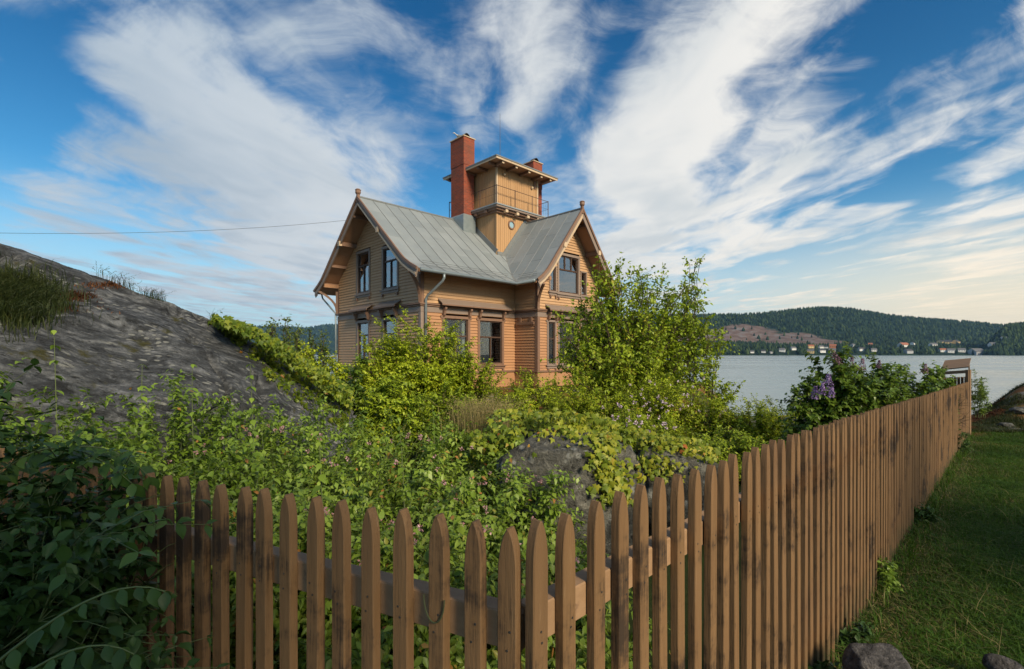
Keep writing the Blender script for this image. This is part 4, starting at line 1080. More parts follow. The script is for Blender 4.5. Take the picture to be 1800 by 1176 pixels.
# ------------------------------------------------------------------ picket fence
fence = empty('picket_fence', (0, 0, 0))
tag(fence, 'long brown picket fence with rounded points and a corner near the camera', 'fence')
def picket_mesh(seed, w=.040, d=.024, H=1.24):
    r = random.Random(seed); n = 9
    right = []; hgt = .094 + r.uniform(-.006, .006); tipx = r.uniform(-.002, .002)
    for k in range(n + 1):
        t = 1 - (1 - k / n) ** 1.35; right.append((max(w/2 * (1 - t ** 2.3) ** .62, .0050) if k < n else .0028, H - hgt + hgt * t))
    prof_ = [(w/2, 0)] + right + [(-x, z) for x, z in right[::-1]] + [(-w/2, 0)]
    prof_ = [(x + tipx * max(0, z - H + hgt) / hgt, z) for x, z in prof_]
    bm = bmesh.new(); f = [bm.verts.new((x, -d/2, z)) for x, z in prof_]; b = [bm.verts.new((x, d/2, z)) for x, z in prof_]
    bm.faces.new(f); bm.faces.new(b[::-1])
    for i in range(len(f)): j = (i + 1) % len(f); bm.faces.new((f[i], b[i], b[j], f[j]))
    bmesh.ops.recalc_face_normals(bm, faces=bm.faces[:])
    ed = [e for e in bm.edges if abs(e.verts[0].co.y - e.verts[1].co.y) < 1e-6 and (e.verts[0].co.z > .01 or e.verts[1].co.z > .01)]
    bmesh.ops.bevel(bm, geom=ed, offset=.0022, segments=1, affect='EDGES')
    me = bpy.data.meshes.new('picket'); bm.to_mesh(me); bm.free(); me.materials.append(M['picket']); return me
PM = [picket_mesh(s) for s in range(6)]
NAIL = MB(); NAIL.lathe([(.0001, 0), (.0026, 0), (.0026, .0008), (.0001, .001)], (0, 0, 0), 6); NAILM = NAIL.mesh('nail', M['black_metal'])
rf = random.Random(11)
def topR(y): return float(np.interp(y, [.925, 2.33, 5.88, 10.85], [-.321, -.343, -.463, -.625]))
def topL(y): return float(np.interp(y, [.93, 1.22, 1.6, 2.02, 3.5], [-.333, -.351, -.374, -.385, -.42]))
AR = math.atan2(1, 1.025); AL = math.atan2(-1, 1.941)
def put_picket(x, y, zt, ang):
    o = bpy.data.objects.new('picket', PM[rf.randrange(6)]); link(o, fence)
    o.location = (x, y, zt - 1.24 + rf.uniform(-.006, .006)); o.rotation_euler = (rf.uniform(-.004, .004), rf.uniform(-.0035, .0035), ang + rf.uniform(-.03, .03))
    o.scale = (1 + rf.uniform(-.05, .05), 1, 1)
    if y < 2.2:
        for dz in (rf.uniform(1.028, 1.045), rf.uniform(.998, 1.012)):
            q = bpy.data.objects.new('nail', NAILM); link(q, o); q.location = (rf.uniform(-.008, .008), -.0121, dz); q.rotation_euler = (R(90), 0, 0)
for n in range(0, 150):
    y = .925 * (n + 13.7) / 13.7; put_picket(.0435 + 1.025 * (y - .925), y, topR(y), AR)
put_picket(-.0053, .936, -.336, AL)
for n in range(1, 44):
    y = .925 * (n + 22) / 22; x = (-1650 / F * y) + 36500. / F * .925 / 22 ; put_picket(x, y, topL(y), AL)
nR = Vector((-.698, .716, 0)); nL = Vector((.458, .889, 0))
def rail(p, q, nn, name='rail'):
    m = MB(); off = nn * (.012 + .024)
    m.beam(Vector(p) + off, Vector(q) + off, .046, .075); o = m.build(name, M['rail'], fence, bevel=.003)
ys = [.93, 2.33, 4.1, 5.88, 8.3, 10.9]
for a, b in zip(ys[:-1], ys[1:]):
    for dz in (-.212, -.98): rail((.0435 + 1.025 * (a - .925), a, topR(a) + dz), (.0435 + 1.025 * (b - .925), b, topR(b) + dz), nR)
def xl(y): return -1650 / F * y + 36500. / F * .925 / 22
ys = [.925, 1.6, 2.4, 2.75]
for a, b in zip(ys[:-1], ys[1:]):
    for dz in (-.21, -.98): rail((xl(a), a, topL(a) + dz), (xl(b), b, topL(b) + dz), nL)
for y in (3.1, 4.9, 6.7, 8.5, 10.2):
    x = .0435 + 1.025 * (y - .925); m = MB(); p = Vector((x, y, 0)) + nR * .095
    m.beam(p + Vector((0, 0, -1.9)), p + Vector((0, 0, topR(y) - .10)), .07, .07, up=nR); m.build('post', M['rail'], fence)
# green twine loop round a picket
nn_ = 3; yl = .925 * (2 + 22) / 22; xl_ = xl(yl)
m = MB(); dirL = Vector((math.cos(AL), math.sin(AL), 0)); fr = -nL
pts = []
for k in range(15):
    t = math.pi * k / 14; pts.append(Vector((xl_, yl, -.50)) + dirL * (-.026 * math.cos(t)) + fr * (.016) + Vector((0, 0, -.052 * math.sin(t))))
m.tube(pts, .0016, 5); tag(m.build('twine', flat('green_twine', (.06,.07,.035))), 'thin green twine looped round a picket left of the corner', 'twine')

# weathered wooden screen at the far end of the fence
e = empty('wooden_screen', P(1690, 623, 10.9)); e.location.z = -1.85
tag(e, 'weathered wooden frame with a board top standing at the far end of the fence', 'screen')
def q(px, py, Y): return P(px, py, Y) - Vector(e.location)
a, b = q(1657, 650, 11.6), q(1703, 648, 11.0)
m = MB(); t0, t1, t2, t3 = q(1654, 651, 11.5), q(1703, 646, 11.0), q(1707, 631, 12.0), q(1661, 635, 12.4)
for k in range(6):
    f = k / 6; f2 = (k + .94) / 6
    mb = MB(); mb.prism([t0.lerp(t3, f), t1.lerp(t2, f), t1.lerp(t2, f2), t0.lerp(t3, f2)], (0, 0, .025)); mb.build('top_board', M['plank_weathered'], e)
for (pa, Yp) in ((1656, 11.5), (1702, 11.0)):
    p = q(pa, 650, Yp); mb = MB(); mb.beam((p.x, p.y, -.3), p, .07, .07, up=(0, 1, 0)); mb.build('post', M['plank_weathered'], e)
mb = MB(); mb.beam(q(1656, 656, 11.5), q(1702, 653, 11.0), .05, .07); mb.build('cross_bar', M['plank_weathered'], e)
for k in range(7):
    a_, b_ = q(1658, 664, 11.55), q(1701, 662, 11.05); pa_ = a_.lerp(b_, (k + .5) / 7); mb = MB(); mb.beam((pa_.x, pa_.y, .1), (pa_.x, pa_.y, pa_.z), .085, .02, up=(.4, -.9, 0)); mb.build('back_board', M['picket'], e)
for k in range(9):
    Yk = 11.0 + k * .115; p = q(1703.5, 650, 11.0) + Vector(((Yk - 11.0) * .945, Yk - 11.0, 0)); zt = (q(1703, 648, 11.0).z * (1 - k / 8) + q(1707, 632, 12.0).z * k / 8)
    mb = MB(); mb.beam((p.x, p.y, -.3), (p.x, p.y, zt - .02), .105, .022, up=(.7, -.7, 0)); mb.build('side_board', M['picket'], e)

# ------------------------------------------------------------------ foliage tools
def nrm(a): return a / np.maximum(np.linalg.norm(a, axis=-1, keepdims=True), 1e-9)
TPL = {
 'oval': (np.array([(0,0,0),(.34,-.30,.05),(.34,0,-.01),(.34,.30,.05),(.72,-.19,.02),(.72,0,-.05),(.72,.19,.02),(1,0,-.16)]),
          [(0,1,2),(0,2,3),(1,4,5,2),(2,5,6,3),(4,7,5),(5,7,6)]),
 'ovalhi': (np.array([(0,0,0),(.14,-.17,.03),(.14,0,0),(.14,.17,.03),(.36,-.30,.05),(.36,0,-.01),(.36,.30,.05),(.60,-.26,.03),(.60,0,-.04),(.60,.26,.03),(.82,-.125,-.03),(.82,0,-.08),(.82,.125,-.03),(1,0,-.17)]),
          [(0,1,2),(0,2,3),(1,4,5,2),(2,5,6,3),(4,7,8,5),(5,8,9,6),(7,10,11,8),(8,11,12,9),(10,13,11),(11,13,12)]),
 'oval4': (np.array([(0,0,0),(.42,-.31,.06),(.45,0,-.02),(.42,.31,.06),(1,0,-.14)]), [(0,1,2),(0,2,3),(1,4,2),(2,4,3)]),
 'oval6': (np.array([(0,0,0),(.30,-.29,.05),(.70,-.21,.01),(1,0,-.16),(.70,.21,.01),(.30,.29,.05),(.48,0,-.03)]), [(0,1,6),(1,2,6),(2,3,6),(6,3,4),(6,4,5),(0,6,5)]),
 'heart6': (np.array([(0,0,0),(.16,-.40,.07),(.62,-.25,.02),(1,0,-.14),(.62,.25,.02),(.16,.40,.07),(.45,0,-.03)]), [(0,1,6),(1,2,6),(2,3,6),(6,3,4),(6,4,5),(0,6,5)]),
 'diamond': (np.array([(0,0,0),(.42,-.27,.06),(1,0,-.08),(.42,.27,.06)]), [(0,1,2),(0,2,3)]),
 'heart': (np.array([(0,0,0),(-.06,-.22,.03),(.22,-.40,.07),(.62,-.24,.02),(1,0,-.14),(.62,.24,.02),(.22,.40,.07),(-.06,.22,.03),(.45,0,-.03)]),
          [(0,1,2,8),(8,2,3),(8,3,4),(8,4,5),(8,5,6),(0,8,6,7)]),
 'palm': (np.array([(0,0,0),(-.10,-.30,-.04),(.10,-.34,.0),(.30,-.56,-.10),(.42,-.24,.02),(1,0,-.16),(.42,.24,.02),(.30,.56,-.10),(.10,.34,.0),(-.10,.30,-.04),(.30,0,.05)]),
          [(0,1,2,10),(10,2,3),(10,3,4),(10,4,5),(10,5,6),(10,6,7),(10,7,8),(0,10,8,9)]),
 'petal': (np.array([(0,0,0),(.5,-.5,.05),(1,0,0),(.5,.5,.05)]), [(0,1,2),(0,2,3)]),
}
class Fol:
    def __init__(s, r): s.V = []; s.L = []; s.N = []; s.T = []; s.off = 0; s.r = r
    def leaves(s, tpl, pos, axis, normal, length, wf=1.0, tint=None):
        t, fs = TPL[tpl]; n = len(pos)
        if n == 0: return
        axis = nrm(axis); normal = nrm(normal - axis * (normal * axis).sum(-1, keepdims=True)); side = np.cross(normal, axis)
        length = np.broadcast_to(np.asarray(length, float), (n,))[:, None, None]
        curl = s.r.uniform(.2, 2.4, (n, 1, 1))
        v = pos[:, None, :] + (axis[:, None, :] * t[None, :, 0:1] + side[:, None, :] * t[None, :, 1:2] * wf + normal[:, None, :] * t[None, :, 2:3] * curl) * length
        k = len(t); s.V.append(v.reshape(-1, 3))
        fl = np.concatenate([np.array(f) for f in fs]); cnt = np.array([len(f) for f in fs])
        L = (np.arange(n)[:, None] * k + fl[None, :]).ravel() + s.off
        s.L.append(L); s.N.append(np.tile(cnt, n)); s.off += n * k
        if tint is None: tint = s.r.random(n)
        s.T.append(np.repeat(tint, k))
    def build(s, name, mt, parent=None, kind=None):
        if not s.V: return None
        me = mesh_np(name, np.concatenate(s.V), np.concatenate(s.L), np.concatenate(s.N), mt, attrs={'tint': np.concatenate(s.T)})
        o = obj(name, me, parent)
        if kind: o['kind'] = kind
        return o
def tubes(P_, r0, r1, seg=4):
    """P_ (n,K,3) polylines -> vertices, quads"""
    n, K, _ = P_.shape
    d = np.zeros_like(P_); d[:, 1:-1] = P_[:, 2:] - P_[:, :-2]; d[:, 0] = P_[:, 1] - P_[:, 0]; d[:, -1] = P_[:, -1] - P_[:, -2]; d = nrm(d)
    ref = np.where(np.abs(d[..., 2:3]) < .9, np.array([0, 0, 1.]), np.array([1., 0, 0]))
    a = nrm(np.cross(d, ref)); b = np.cross(d, a)
    rad = np.linspace(1, 0, K)[None, :, None] * (np.asarray(r0).reshape(-1, 1, 1) - r1) + r1
    ang = np.arange(seg) / seg * 2 * np.pi
    v = P_[:, :, None, :] + (a[:, :, None, :] * np.cos(ang)[None, None, :, None] + b[:, :, None, :] * np.sin(ang)[None, None, :, None]) * rad[:, :, None, :]
    base = np.arange(n)[:, None, None] * (K * seg); k = np.arange(K - 1)[None, :, None] * seg; s = np.arange(seg)[None, None, :]; s2 = (s + 1) % seg
    Fx = np.stack([base + k + s, base + k + s2, base + k + seg + s2, base + k + seg + s], -1).reshape(-1, 4)
    return v.reshape(-1, 3), Fx
def bez(a, c, b, K):
    t = np.linspace(0, 1, K)[None, :, None]
    return a[:, None] * (1 - t) ** 2 + 2 * c[:, None] * t * (1 - t) + b[:, None] * t ** 2
def stems_build(lines, r0, r1, name, mt, parent, seg=4):
    v, f = tubes(lines, r0, r1, seg); return obj(name, mesh_np(name, v, f, 4, mt, smooth=True), parent)
LEAFOBJ = {}
def leaf_mesh(tpl, mt, tint):
    if tpl in ('oval', 'oval6'): tpl = 'ovalhi'
    k = (tpl, mt.name, round(tint, 1))
    if k not in LEAFOBJ:
        t, fs = TPL[tpl]; me = bpy.data.meshes.new('leaf'); v = t.copy(); v[:, 2] *= 1.15
        me.from_pydata([tuple(p) for p in v], [], [list(f) for f in fs]); me.materials.append(mt); me.polygons.foreach_set('use_smooth', np.ones(len(me.polygons), bool))
        a = me.attributes.new('tint', 'FLOAT', 'POINT'); a.data.foreach_set('value', np.full(len(v), tint, np.float32)); LEAFOBJ[k] = me
    return LEAFOBJ[k]
def leaf_parts(parent, tpl, mt, pos, axis, normal, length, tint):
    axis = nrm(axis); normal = nrm(normal - axis * (normal * axis).sum(-1, keepdims=True)); side = np.cross(normal, axis)
    for i in range(len(pos)):
        Mx = Matrix(((axis[i][0], side[i][0], normal[i][0], pos[i][0]), (axis[i][1], side[i][1], normal[i][1], pos[i][1]), (axis[i][2], side[i][2], normal[i][2], pos[i][2]), (0, 0, 0, 1)))
        o = bpy.data.objects.new('leaf', leaf_mesh(tpl, mt, float(tint[i]))); COL.objects.link(o); o.parent = parent
        o.matrix_local = Mx @ Matrix.Scale(float(length[i]), 4)
UP = np.array([0, 0, 1.])
def shrub(name, label, cat, x, y, h, rx, ry, seed, nst=40, K=10, m=3, tl=.28, leaf=.05, tpl='oval', wf=1.0, mt='leaf_bank', droop=.25, twn=5, group=None, z0=None,
          own=0, lo=.25, stem_mt='green_stem', r0=.006, tipfrac=.012, upright=.35, fill=1.0, shape=.6, stalk=True, cover=None, tint_lo=.15, tint_hi=.8, petiole=0.0):
    r = np.random.default_rng(seed)
    gz = float(G(x, y)) if z0 is None else z0
    root = empty(name, (x, y, gz)); tag(root, label, cat, group)
    ph = r.uniform(0, 2 * np.pi, nst); ct = r.uniform(.02, 1, nst); st = np.sqrt(1 - ct ** 2)
    sc = r.uniform(.72, 1.06, nst)
    tip = np.stack([rx * st * np.cos(ph), ry * st * np.sin(ph), h * ct ** shape], -1) * sc[:, None]; tip[:, 2] = np.maximum(tip[:, 2], .12 * h)
    base = tip * np.array([.22, .22, 0]) + r.normal(0, .06, (nst, 3)) * np.array([1, 1, 0])
    c = base + (tip - base) * np.array([.35, .35, .5]) + UP * (h * upright * .5)
    L = bez(base, c, tip, K); L += r.normal(0, .012 * h, L.shape) * np.linspace(0, 1, K)[None, :, None]
    f = Fol(r)
    # twigs off the stems
    ks = np.arange(int(K * lo), K); pts = L[:, ks]; dirs = nrm(np.gradient(L, axis=1))[:, ks]
    out = nrm(pts * np.array([1 / rx ** 2, 1 / ry ** 2, .6 / h ** 2]))
    n_t = nst * len(ks) * m
    p0 = np.repeat(pts.reshape(-1, 3), m, 0); d0 = np.repeat(dirs.reshape(-1, 3), m, 0); o0 = np.repeat(out.reshape(-1, 3), m, 0)
    td = nrm(d0 * .45 + o0 * .7 + r.normal(0, .55, (n_t, 3)) + UP * upright * .7)
    ll = tl * r.uniform(.45, 1.2, n_t)
    c0 = p0 + td * (ll * .5)[:, None]; e0 = p0 + td * ll[:, None] - UP * (droop * ll * .7)[:, None]
    T = bez(p0, c0, e0, twn)
    allp = []; alld = []; tt = []
    for LN, fr in ((T, 1), (L[:, ks], 2)):
        dd = nrm(np.gradient(LN, axis=1)); kk = LN.shape[1]
        P1 = LN.reshape(-1, 3); D1 = dd.reshape(-1, 3); pr = np.tile(np.linspace(0, 1, kk), LN.shape[0])
        allp.append(P1); alld.append(D1); tt.append(pr)
    P1 = np.concatenate(allp); D1 = np.concatenate(alld); pr = np.concatenate(tt)
    keep = r.random(len(P1)) < fill; P1, D1, pr = P1[keep], D1[keep], pr[keep]
    sd = nrm(np.cross(D1, UP + r.normal(0, .5, P1.shape)))
    flip = 1.0
    Pa = np.concatenate([P1, P1]); S2 = np.concatenate([sd, -sd]); Da = np.concatenate([D1, D1]); pp = np.concatenate([pr, pr])
    n = len(Pa)
    ax = nrm(S2 * .85 + Da * .55 + r.normal(0, .22, (n, 3)) - UP * droop * r.uniform(.4, 1.6, n)[:, None])
    no = nrm(UP * .9 + nrm(Pa * np.array([1, 1, .4]) + 1e-6) * .35 + r.normal(0, .32, (n, 3)))
    ln = leaf * r.uniform(.55, 1.15, n) * (1.05 - .3 * pp)
    zz = Pa[:, 2] / h
    ti = tint_lo + (tint_hi - tint_lo) * np.clip(r.random(n) * .65 + .35 * pp, 0, 1) 
    ti = np.where((pp > .9) & (r.random(n) < tipfrac), 1.0, ti)
    Pa = Pa + ax * (leaf * petiole)
    k = Pa[:, 2] > .03
    if cover is not None: k &= cover(Pa + np.array([x, y, gz]))
    Pa, ax, no, ln, ti = Pa[k], ax[k], no[k], ln[k], ti[k]
    if own:
        # the leaves that show largest are objects of their own
        wp = Pa + np.array([x, y, gz]); d = np.linalg.norm(wp, axis=1); inn = (np.abs(wp[:, 0] / np.maximum(wp[:, 1], .1)) < 1.03) & (wp[:, 1] > .3)
        score = ln / d * inn * (1 + .25 * Pa[:, 2] / h); idx = np.argsort(-score)[:own]
        leaf_parts(root, tpl, M[mt], Pa[idx], ax[idx], no[idx], ln[idx], ti[idx])
        kk = np.ones(len(Pa), bool); kk[idx] = False; Pa, ax, no, ln, ti = Pa[kk], ax[kk], no[kk], ln[kk], ti[kk]
    f.leaves(tpl, Pa, ax, no, ln, wf, ti); f.build('foliage', M[mt], root, kind='stuff')
    if stalk:
        v1, f1 = tubes(L, np.full(nst, r0), r0 * .25, 4); v2, f2 = tubes(T[:, [0, twn // 2, twn - 1]][::(1 if (own or y < 3) else 2)], np.full(len(T[::(1 if (own or y < 3) else 2)]), r0 * .3), r0 * .12, 3)
        obj('stems', mesh_np('stems', np.concatenate([v1, v2]), np.concatenate([f1, f2 + len(v1)]), 4, M[stem_mt], smooth=True), root)['kind'] = 'stuff'
    return root, L + np.array([x, y, gz])

def outside_R(p):   # True on the garden side of both fences
    return ((p[:, 0] - .0435) < (p[:, 1] - .925) * 1.025 - .05) & (p[:, 1] - .925 > (.0 - p[:, 0]) / 1.941 + .07)

# ------------------------------------------------------------------ rock slope on the left
cols = [-520, -300, -120, 0, 100, 200, 300, 400, 460, 520, 570, 620]
prof_rows = {  # per column: list of (row, depth)
 -520: [(240,5.6),(285,4.9),(360,4.1),(440,3.55),(540,3.1),(640,2.85),(1000,2.7)],
 -300: [(305,5.4),(345,4.8),(410,4.2),(480,3.7),(560,3.35),(650,3.1),(1000,2.95)],
 -120: [(378,5.2),(415,4.8),(470,4.3),(515,3.95),(570,3.65),(660,3.4),(950,3.2)],
 0:    [(428,5.2),(462,4.9),(510,4.5),(552,4.1),(600,3.85),(680,3.65),(930,3.45)],
 100:  [(466,5.5),(490,5.3),(525,4.9),(553,4.5),(600,4.15),(690,3.9),(900,3.7)],
 200:  [(499,6.0),(518,5.8),(535,5.5),(556,5.0),(600,4.6),(690,4.25),(880,4.0)],
 300:  [(536,6.4),(548,6.2),(570,5.7),(600,5.2),(640,4.8),(700,4.5),(850,4.3)],
 400:  [(580,7.0),(590,6.8),(612,6.2),(640,5.6),(668,5.2),(710,4.95),(840,4.8)],
 460:  [(612,7.4),(622,7.1),(640,6.5),(662,5.9),(685,5.6),(720,5.35),(830,5.2)],
 520:  [(652,7.8),(660,7.5),(672,7.0),(688,6.4),(708,6.05),(735,5.8),(830,5.6)],
 570:  [(688,8.0),(694,7.8),(702,7.4),(714,6.9),(730,6.5),(750,6.3),(820,6.1)],
 620:  [(720,8.2),(724,8.0),(730,7.7),(738,7.3),(750,7.0),(770,6.8),(820,6.7)],
}
ctrl = np.array([[list(P(c, rr, dd)) for rr, dd in prof_rows[c]] for c in cols])   # (cols, rows, 3)
back = ctrl[:, 0:1] + np.array([-.2, .9, -.30]) ; back2 = ctrl[:, 0:1] + np.array([-.3, 2.6, -1.8]); back3 = ctrl[:, 0:1] + np.array([-.3, 4.2, -4.0])
ctrl = np.concatenate([back3, back2, back, ctrl], 1)
def catmull(Pc, n, axis):
    Pc = np.moveaxis(Pc, axis, 0); k = len(Pc); t = np.linspace(0, k - 1 - 1e-6, n); i = t.astype(int); f = (t - i).reshape(-1, *([1] * (Pc.ndim - 1)))
    g_ = lambda j: Pc[np.clip(j, 0, k - 1)]
    a, b, c, d = g_(i - 1), g_(i), g_(i + 1), g_(i + 2)
    out = .5 * ((2 * b) + (-a + c) * f + (2 * a - 5 * b + 4 * c - d) * f ** 2 + (-a + 3 * b - 3 * c + d) * f ** 3)
    return np.moveaxis(out, 0, axis)
RS = catmull(catmull(ctrl, 330, 0), 250, 1)
vv_ = np.linspace(0, 9, RS.shape[1])[None, :] + .22 * (fbm(np.linspace(0, 9, RS.shape[0]), np.zeros(RS.shape[0]) + 2, 4, 4)[:, None] - .5)
ledge = .085 * np.exp(-((vv_ - 6.30) / .22) ** 2) - .10 * np.exp(-((vv_ - 5.92) / .09) ** 2) + .04 * np.exp(-((vv_ - 4.7) / .2) ** 2) - .06 * np.exp(-((vv_ - 4.42) / .07) ** 2)
ledge = ledge * (.35 + 1.1 * fbm(np.linspace(0, 14, RS.shape[0])[:, None] + 0 * vv_, vv_ * .6, 3, 7))
du = np.gradient(RS, axis=0); dv = np.gradient(RS, axis=1); nn3 = nrm(np.cross(dv, du)); nn3 = np.where(nn3[..., 2:3] < 0, -nn3, nn3)
def rock_noise(p, amp1, amp2, seed=0, ang=.6):
    # layered ridges that run across the slope, plus lumps
    x, y, z = p[..., 0], p[..., 1], p[..., 2]
    s = .53 * x + .73 * y - .42 * z; q = .80 * x - .55 * y + .05 * z
    lum = fbm(x * .9 + 3, y * .9 + z, 4, seed) - .5
    lay = fbm(s * 1.3 + 7, q * 5 + z * 6, 5, seed + 3) - .5
    cr = np.abs(fbm(s * .7, q * 2.4 + z * 2.6, 4, seed + 9) - .5)
    lay2 = fbm(s * 4 + 3, q * 15 + z * 17, 4, seed + 5) - .5
    return amp1 * lum + amp2 * lay + amp2 * .42 * lay2 - amp2 * 1.1 * np.clip(.035 - cr, 0, .035) / .035
RS = RS + nn3 * (rock_noise(RS, .16, .11, 2) + ledge)[..., None]
nu, nv = RS.shape[:2]
i = np.arange(nv - 1)[None, :] + nv * np.arange(nu - 1)[:, None]
rock_me = mesh_np('rock_slope', RS.reshape(-1, 3), np.stack([i, i + nv, i + nv + 1, i + 1], -1).reshape(-1, 4), 4, M['rock'], smooth=True)
rock = tag(obj('rock_slope', rock_me), 'big smooth grey granite slope rising at the left behind the shrubs', 'rock')
rb_ = RS[::3, ::3]; nu2, nv2 = rb_.shape[:2]; i = np.arange(nv2 - 1)[None, :] + nv2 * np.arange(nu2 - 1)[:, None]
rockT = BVHTree.FromPolygons([Vector(v) for v in rb_.reshape(-1, 3)], np.stack([i, i + nv2, i + nv2 + 1, i + 1], -1).reshape(-1, 4).tolist())
def on_rock(px, py, tree=None, far=12):
    d = P(px, py, 1.0).normalized(); hit = (tree or rockT).ray_cast(Vector((0, 0, 0)), d, far)
    return (hit[0], hit[1]) if hit[0] is not None else (None, None)

# grass growing on the rock
def blades(name, label, cat, roots, h, mt, seed, lean=.35, w=.004, parent=None, kind=None, spread=None, seedhead=False, group=None, bent=.5, vary=.45):
    r = np.random.default_rng(seed); roots = np.asarray(roots, float); n = len(roots)
    hh = h * r.uniform(vary, 1.15, n); dr = r.normal(0, 1, (n, 3)); dr[:, 2] = 0; dr = nrm(dr) * (lean * r.uniform(.2, 1.3, n))[:, None]
    if spread is not None: dr = dr + spread
    a = roots; b = roots + (UP + dr * .5) * (hh * .55)[:, None]; c = roots + (UP * (1 - .3 * bent) + dr * (1 + bent)) * hh[:, None]
    sd = nrm(np.cross(dr + r.normal(0, .6, (n, 3)), UP))
    ww = (w * r.uniform(.6, 1.3, n))[:, None]
    V = np.stack([a - sd * ww, a + sd * ww, b + sd * ww * .8, b - sd * ww * .8, c], 1).reshape(-1, 3)
    o = np.arange(n)[:, None] * 5; L = np.concatenate([o + np.array([0, 1, 2, 3]), o + np.array([3, 2, 4])], 1).ravel(); N = np.tile([4, 3], n)
    ti = np.clip(r.normal(.45, .22, n) + 1.1 * (fbm(roots[:, 0] * 1.3, roots[:, 1] * 1.3, 4, 12) - .5), 0, 1); T = np.repeat(ti, 5)
    if seedhead:
        k = r.random(n) < .35; f = Fol(r); m_ = int(k.sum())
        for q_ in range(5):
            t = .72 + .07 * q_; pp = b[k] * (1 - (t - .55) / .45) + c[k] * ((t - .55) / .45)
            f.leaves('diamond', pp, nrm((c - b)[k] + r.normal(0, .25, (m_, 3)) * hh[k][:, None]), r.normal(0, 1, (m_, 3)), min(h * .12, .028), .5, r.uniform(.4, 1, m_))
    me = mesh_np(name, V, L, N, M[mt], attrs={'tint': T})
    ob = obj(name, me, parent)
    if label: tag(ob, label, cat, group)
    if kind: ob['kind'] = kind
    if seedhead:
        so = f.build('seed_heads', M[mt], ob, kind='stuff')
    return ob
r = np.random.default_rng(21)
def rock_patch(n, fx, fy, r):
    out = []
    while len(out) < n:
        px, py = fx(r), fy(r); p, nn = on_rock(px, py)
        if p is None: n -= 1; continue
        out.append(p)
    return np.array(out)
def tuft_roots(n):
    out = []
    for k in range(n):
        px = r.normal(25, 44); py = r.normal(535, 20) - max(0, (60 - px)) * .05
        p, _ = on_rock(px, py)
        if p is not None: out.append(p)
    return np.array(out)
tr_ = tuft_roots(5200)
o = blades('grass_tuft', 'dense dark green grass tuft growing high on the left rock slope', 'grass tuft', tr_, .22, 'tuft', 31, .55, .0035); o['kind'] = 'thing'
for k, (c0, c1, n, hh, lab) in enumerate(((165, 245, 60, .20, 'thin tall grass stalks on the rock crest, nearest to the dark tuft'), (205, 292, 70, .17, 'thin grass stalks in the middle of the rock crest against the sky'), (252, 290, 90, .16, 'thin bent grass stalks lowest on the rock crest against the sky'), (368, 378, 12, .20, 'few wiry stalks at the lower end of the rock crest'))):
    out = []
    for q_ in range(n):
        px = r.uniform(c0, c1)
        for py in range(380, 660, 2):
            p, nn = on_rock(px, py)
            if p is not None: out.append(p + Vector((0, 0, -.01))); break
    if k == 2: out = [p for p in out]
    o = blades('grass_stalks', lab, 'grass stalks', np.array(out), hh, 'tuft', 40 + k, .5, .0022, seedhead=True, group='grass stalks along the rock crest'); o['kind'] = 'thing'
for k, (cx, cy, sx, sy, n) in enumerate(((135, 522, 16, 4, 420), (205, 502, 26, 3, 420), (60, 545, 50, 4, 300))):
    out = []
    for q_ in range(n):
        p, nn = on_rock(r.normal(cx, sx), r.normal(cy, sy))
        if p is not None: out.append(p)
    o = blades('dry_moss_patch', ('rusty dead grass cushion beside the dark tuft', 'rusty dead grass along the crest of the rock', 'rusty dead grass below the dark tuft')[k], 'dry grass', np.array(out), .05, 'rusty', 50 + k, 1.2, .004); o['kind'] = 'stuff'

# ------------------------------------------------------------------ boulders
def boulder(name, label, c, s, seed, rot=0, flat_top=.5, mt='boulder', sub=5, kk=.16):
    bm = bmesh.new(); bmesh.ops.create_icosphere(bm, subdivisions=sub, radius=1)
    rr = random.Random(seed); planes = []
    for _ in range(16):
        v = Vector((rr.gauss(0, 1), rr.gauss(0, 1), rr.gauss(0, .7))).normalized(); planes.append((v, rr.uniform(.68, .95)))
    planes.append((Vector((.05, -.12, 1)).normalized(), flat_top)); planes.append((Vector((-.1, -1, .35)).normalized(), .72))
    for v in bm.verts:
        p = v.co.copy()
        for _ in range(3):
            for n, d in planes:
                e = p.dot(n) - d
                if e > 0: p -= n * e * .9
        q_ = Vector((p.x * s[0], p.y * s[1], p.z * s[2]))
        nz = mnoise.fractal(q_ * 3.2 + Vector((seed, 0, 0)), 1.0, 2.0, 5) * kk * min(s) * .5 + mnoise.ridged_multi_fractal(Vector((q_.x * 2, q_.y * 6, q_.z * 6)) + Vector((seed, 3, 0)), 1.0, 2.0, 4, 1.0, 2.0) * .018
        v.co = q_ + p.normalized() * nz
    me = bpy.data.meshes.new(name); bm.to_mesh(me); bm.free(); me.materials.append(M[mt]); me.polygons.foreach_set('use_smooth', np.ones(len(me.polygons), bool))
    o = obj(name, me); o.location = c; o.rotation_euler = (0, 0, rot); tag(o, label, 'boulder'); return o
bpy.context.view_layer.update()
b1 = boulder('boulder', 'lichen-spotted grey boulder under creeper leaves, nearest to the fence corner', P(1000, 895, 4.0), (.64, .44, .84), 3, .2, .66)
b2 = boulder('boulder', 'dark grey boulder right of the spotted one, just behind the right fence', P(1185, 872, 4.5), (.50, .36, .62), 8, -.15, .68)
b3 = boulder('boulder', 'flat grey ledge stone behind the spotted boulder', P(950, 800, 4.9), (.36, .35, .42), 12, .1, .7)
b4 = boulder('stone', 'grey stone lying in the grass beside the right fence', P(1545, 1176, 2.05), (.12, .10, .085), 17, .6, .55, sub=4, mt='stone', kk=.5); b4['category'] = 'stone'
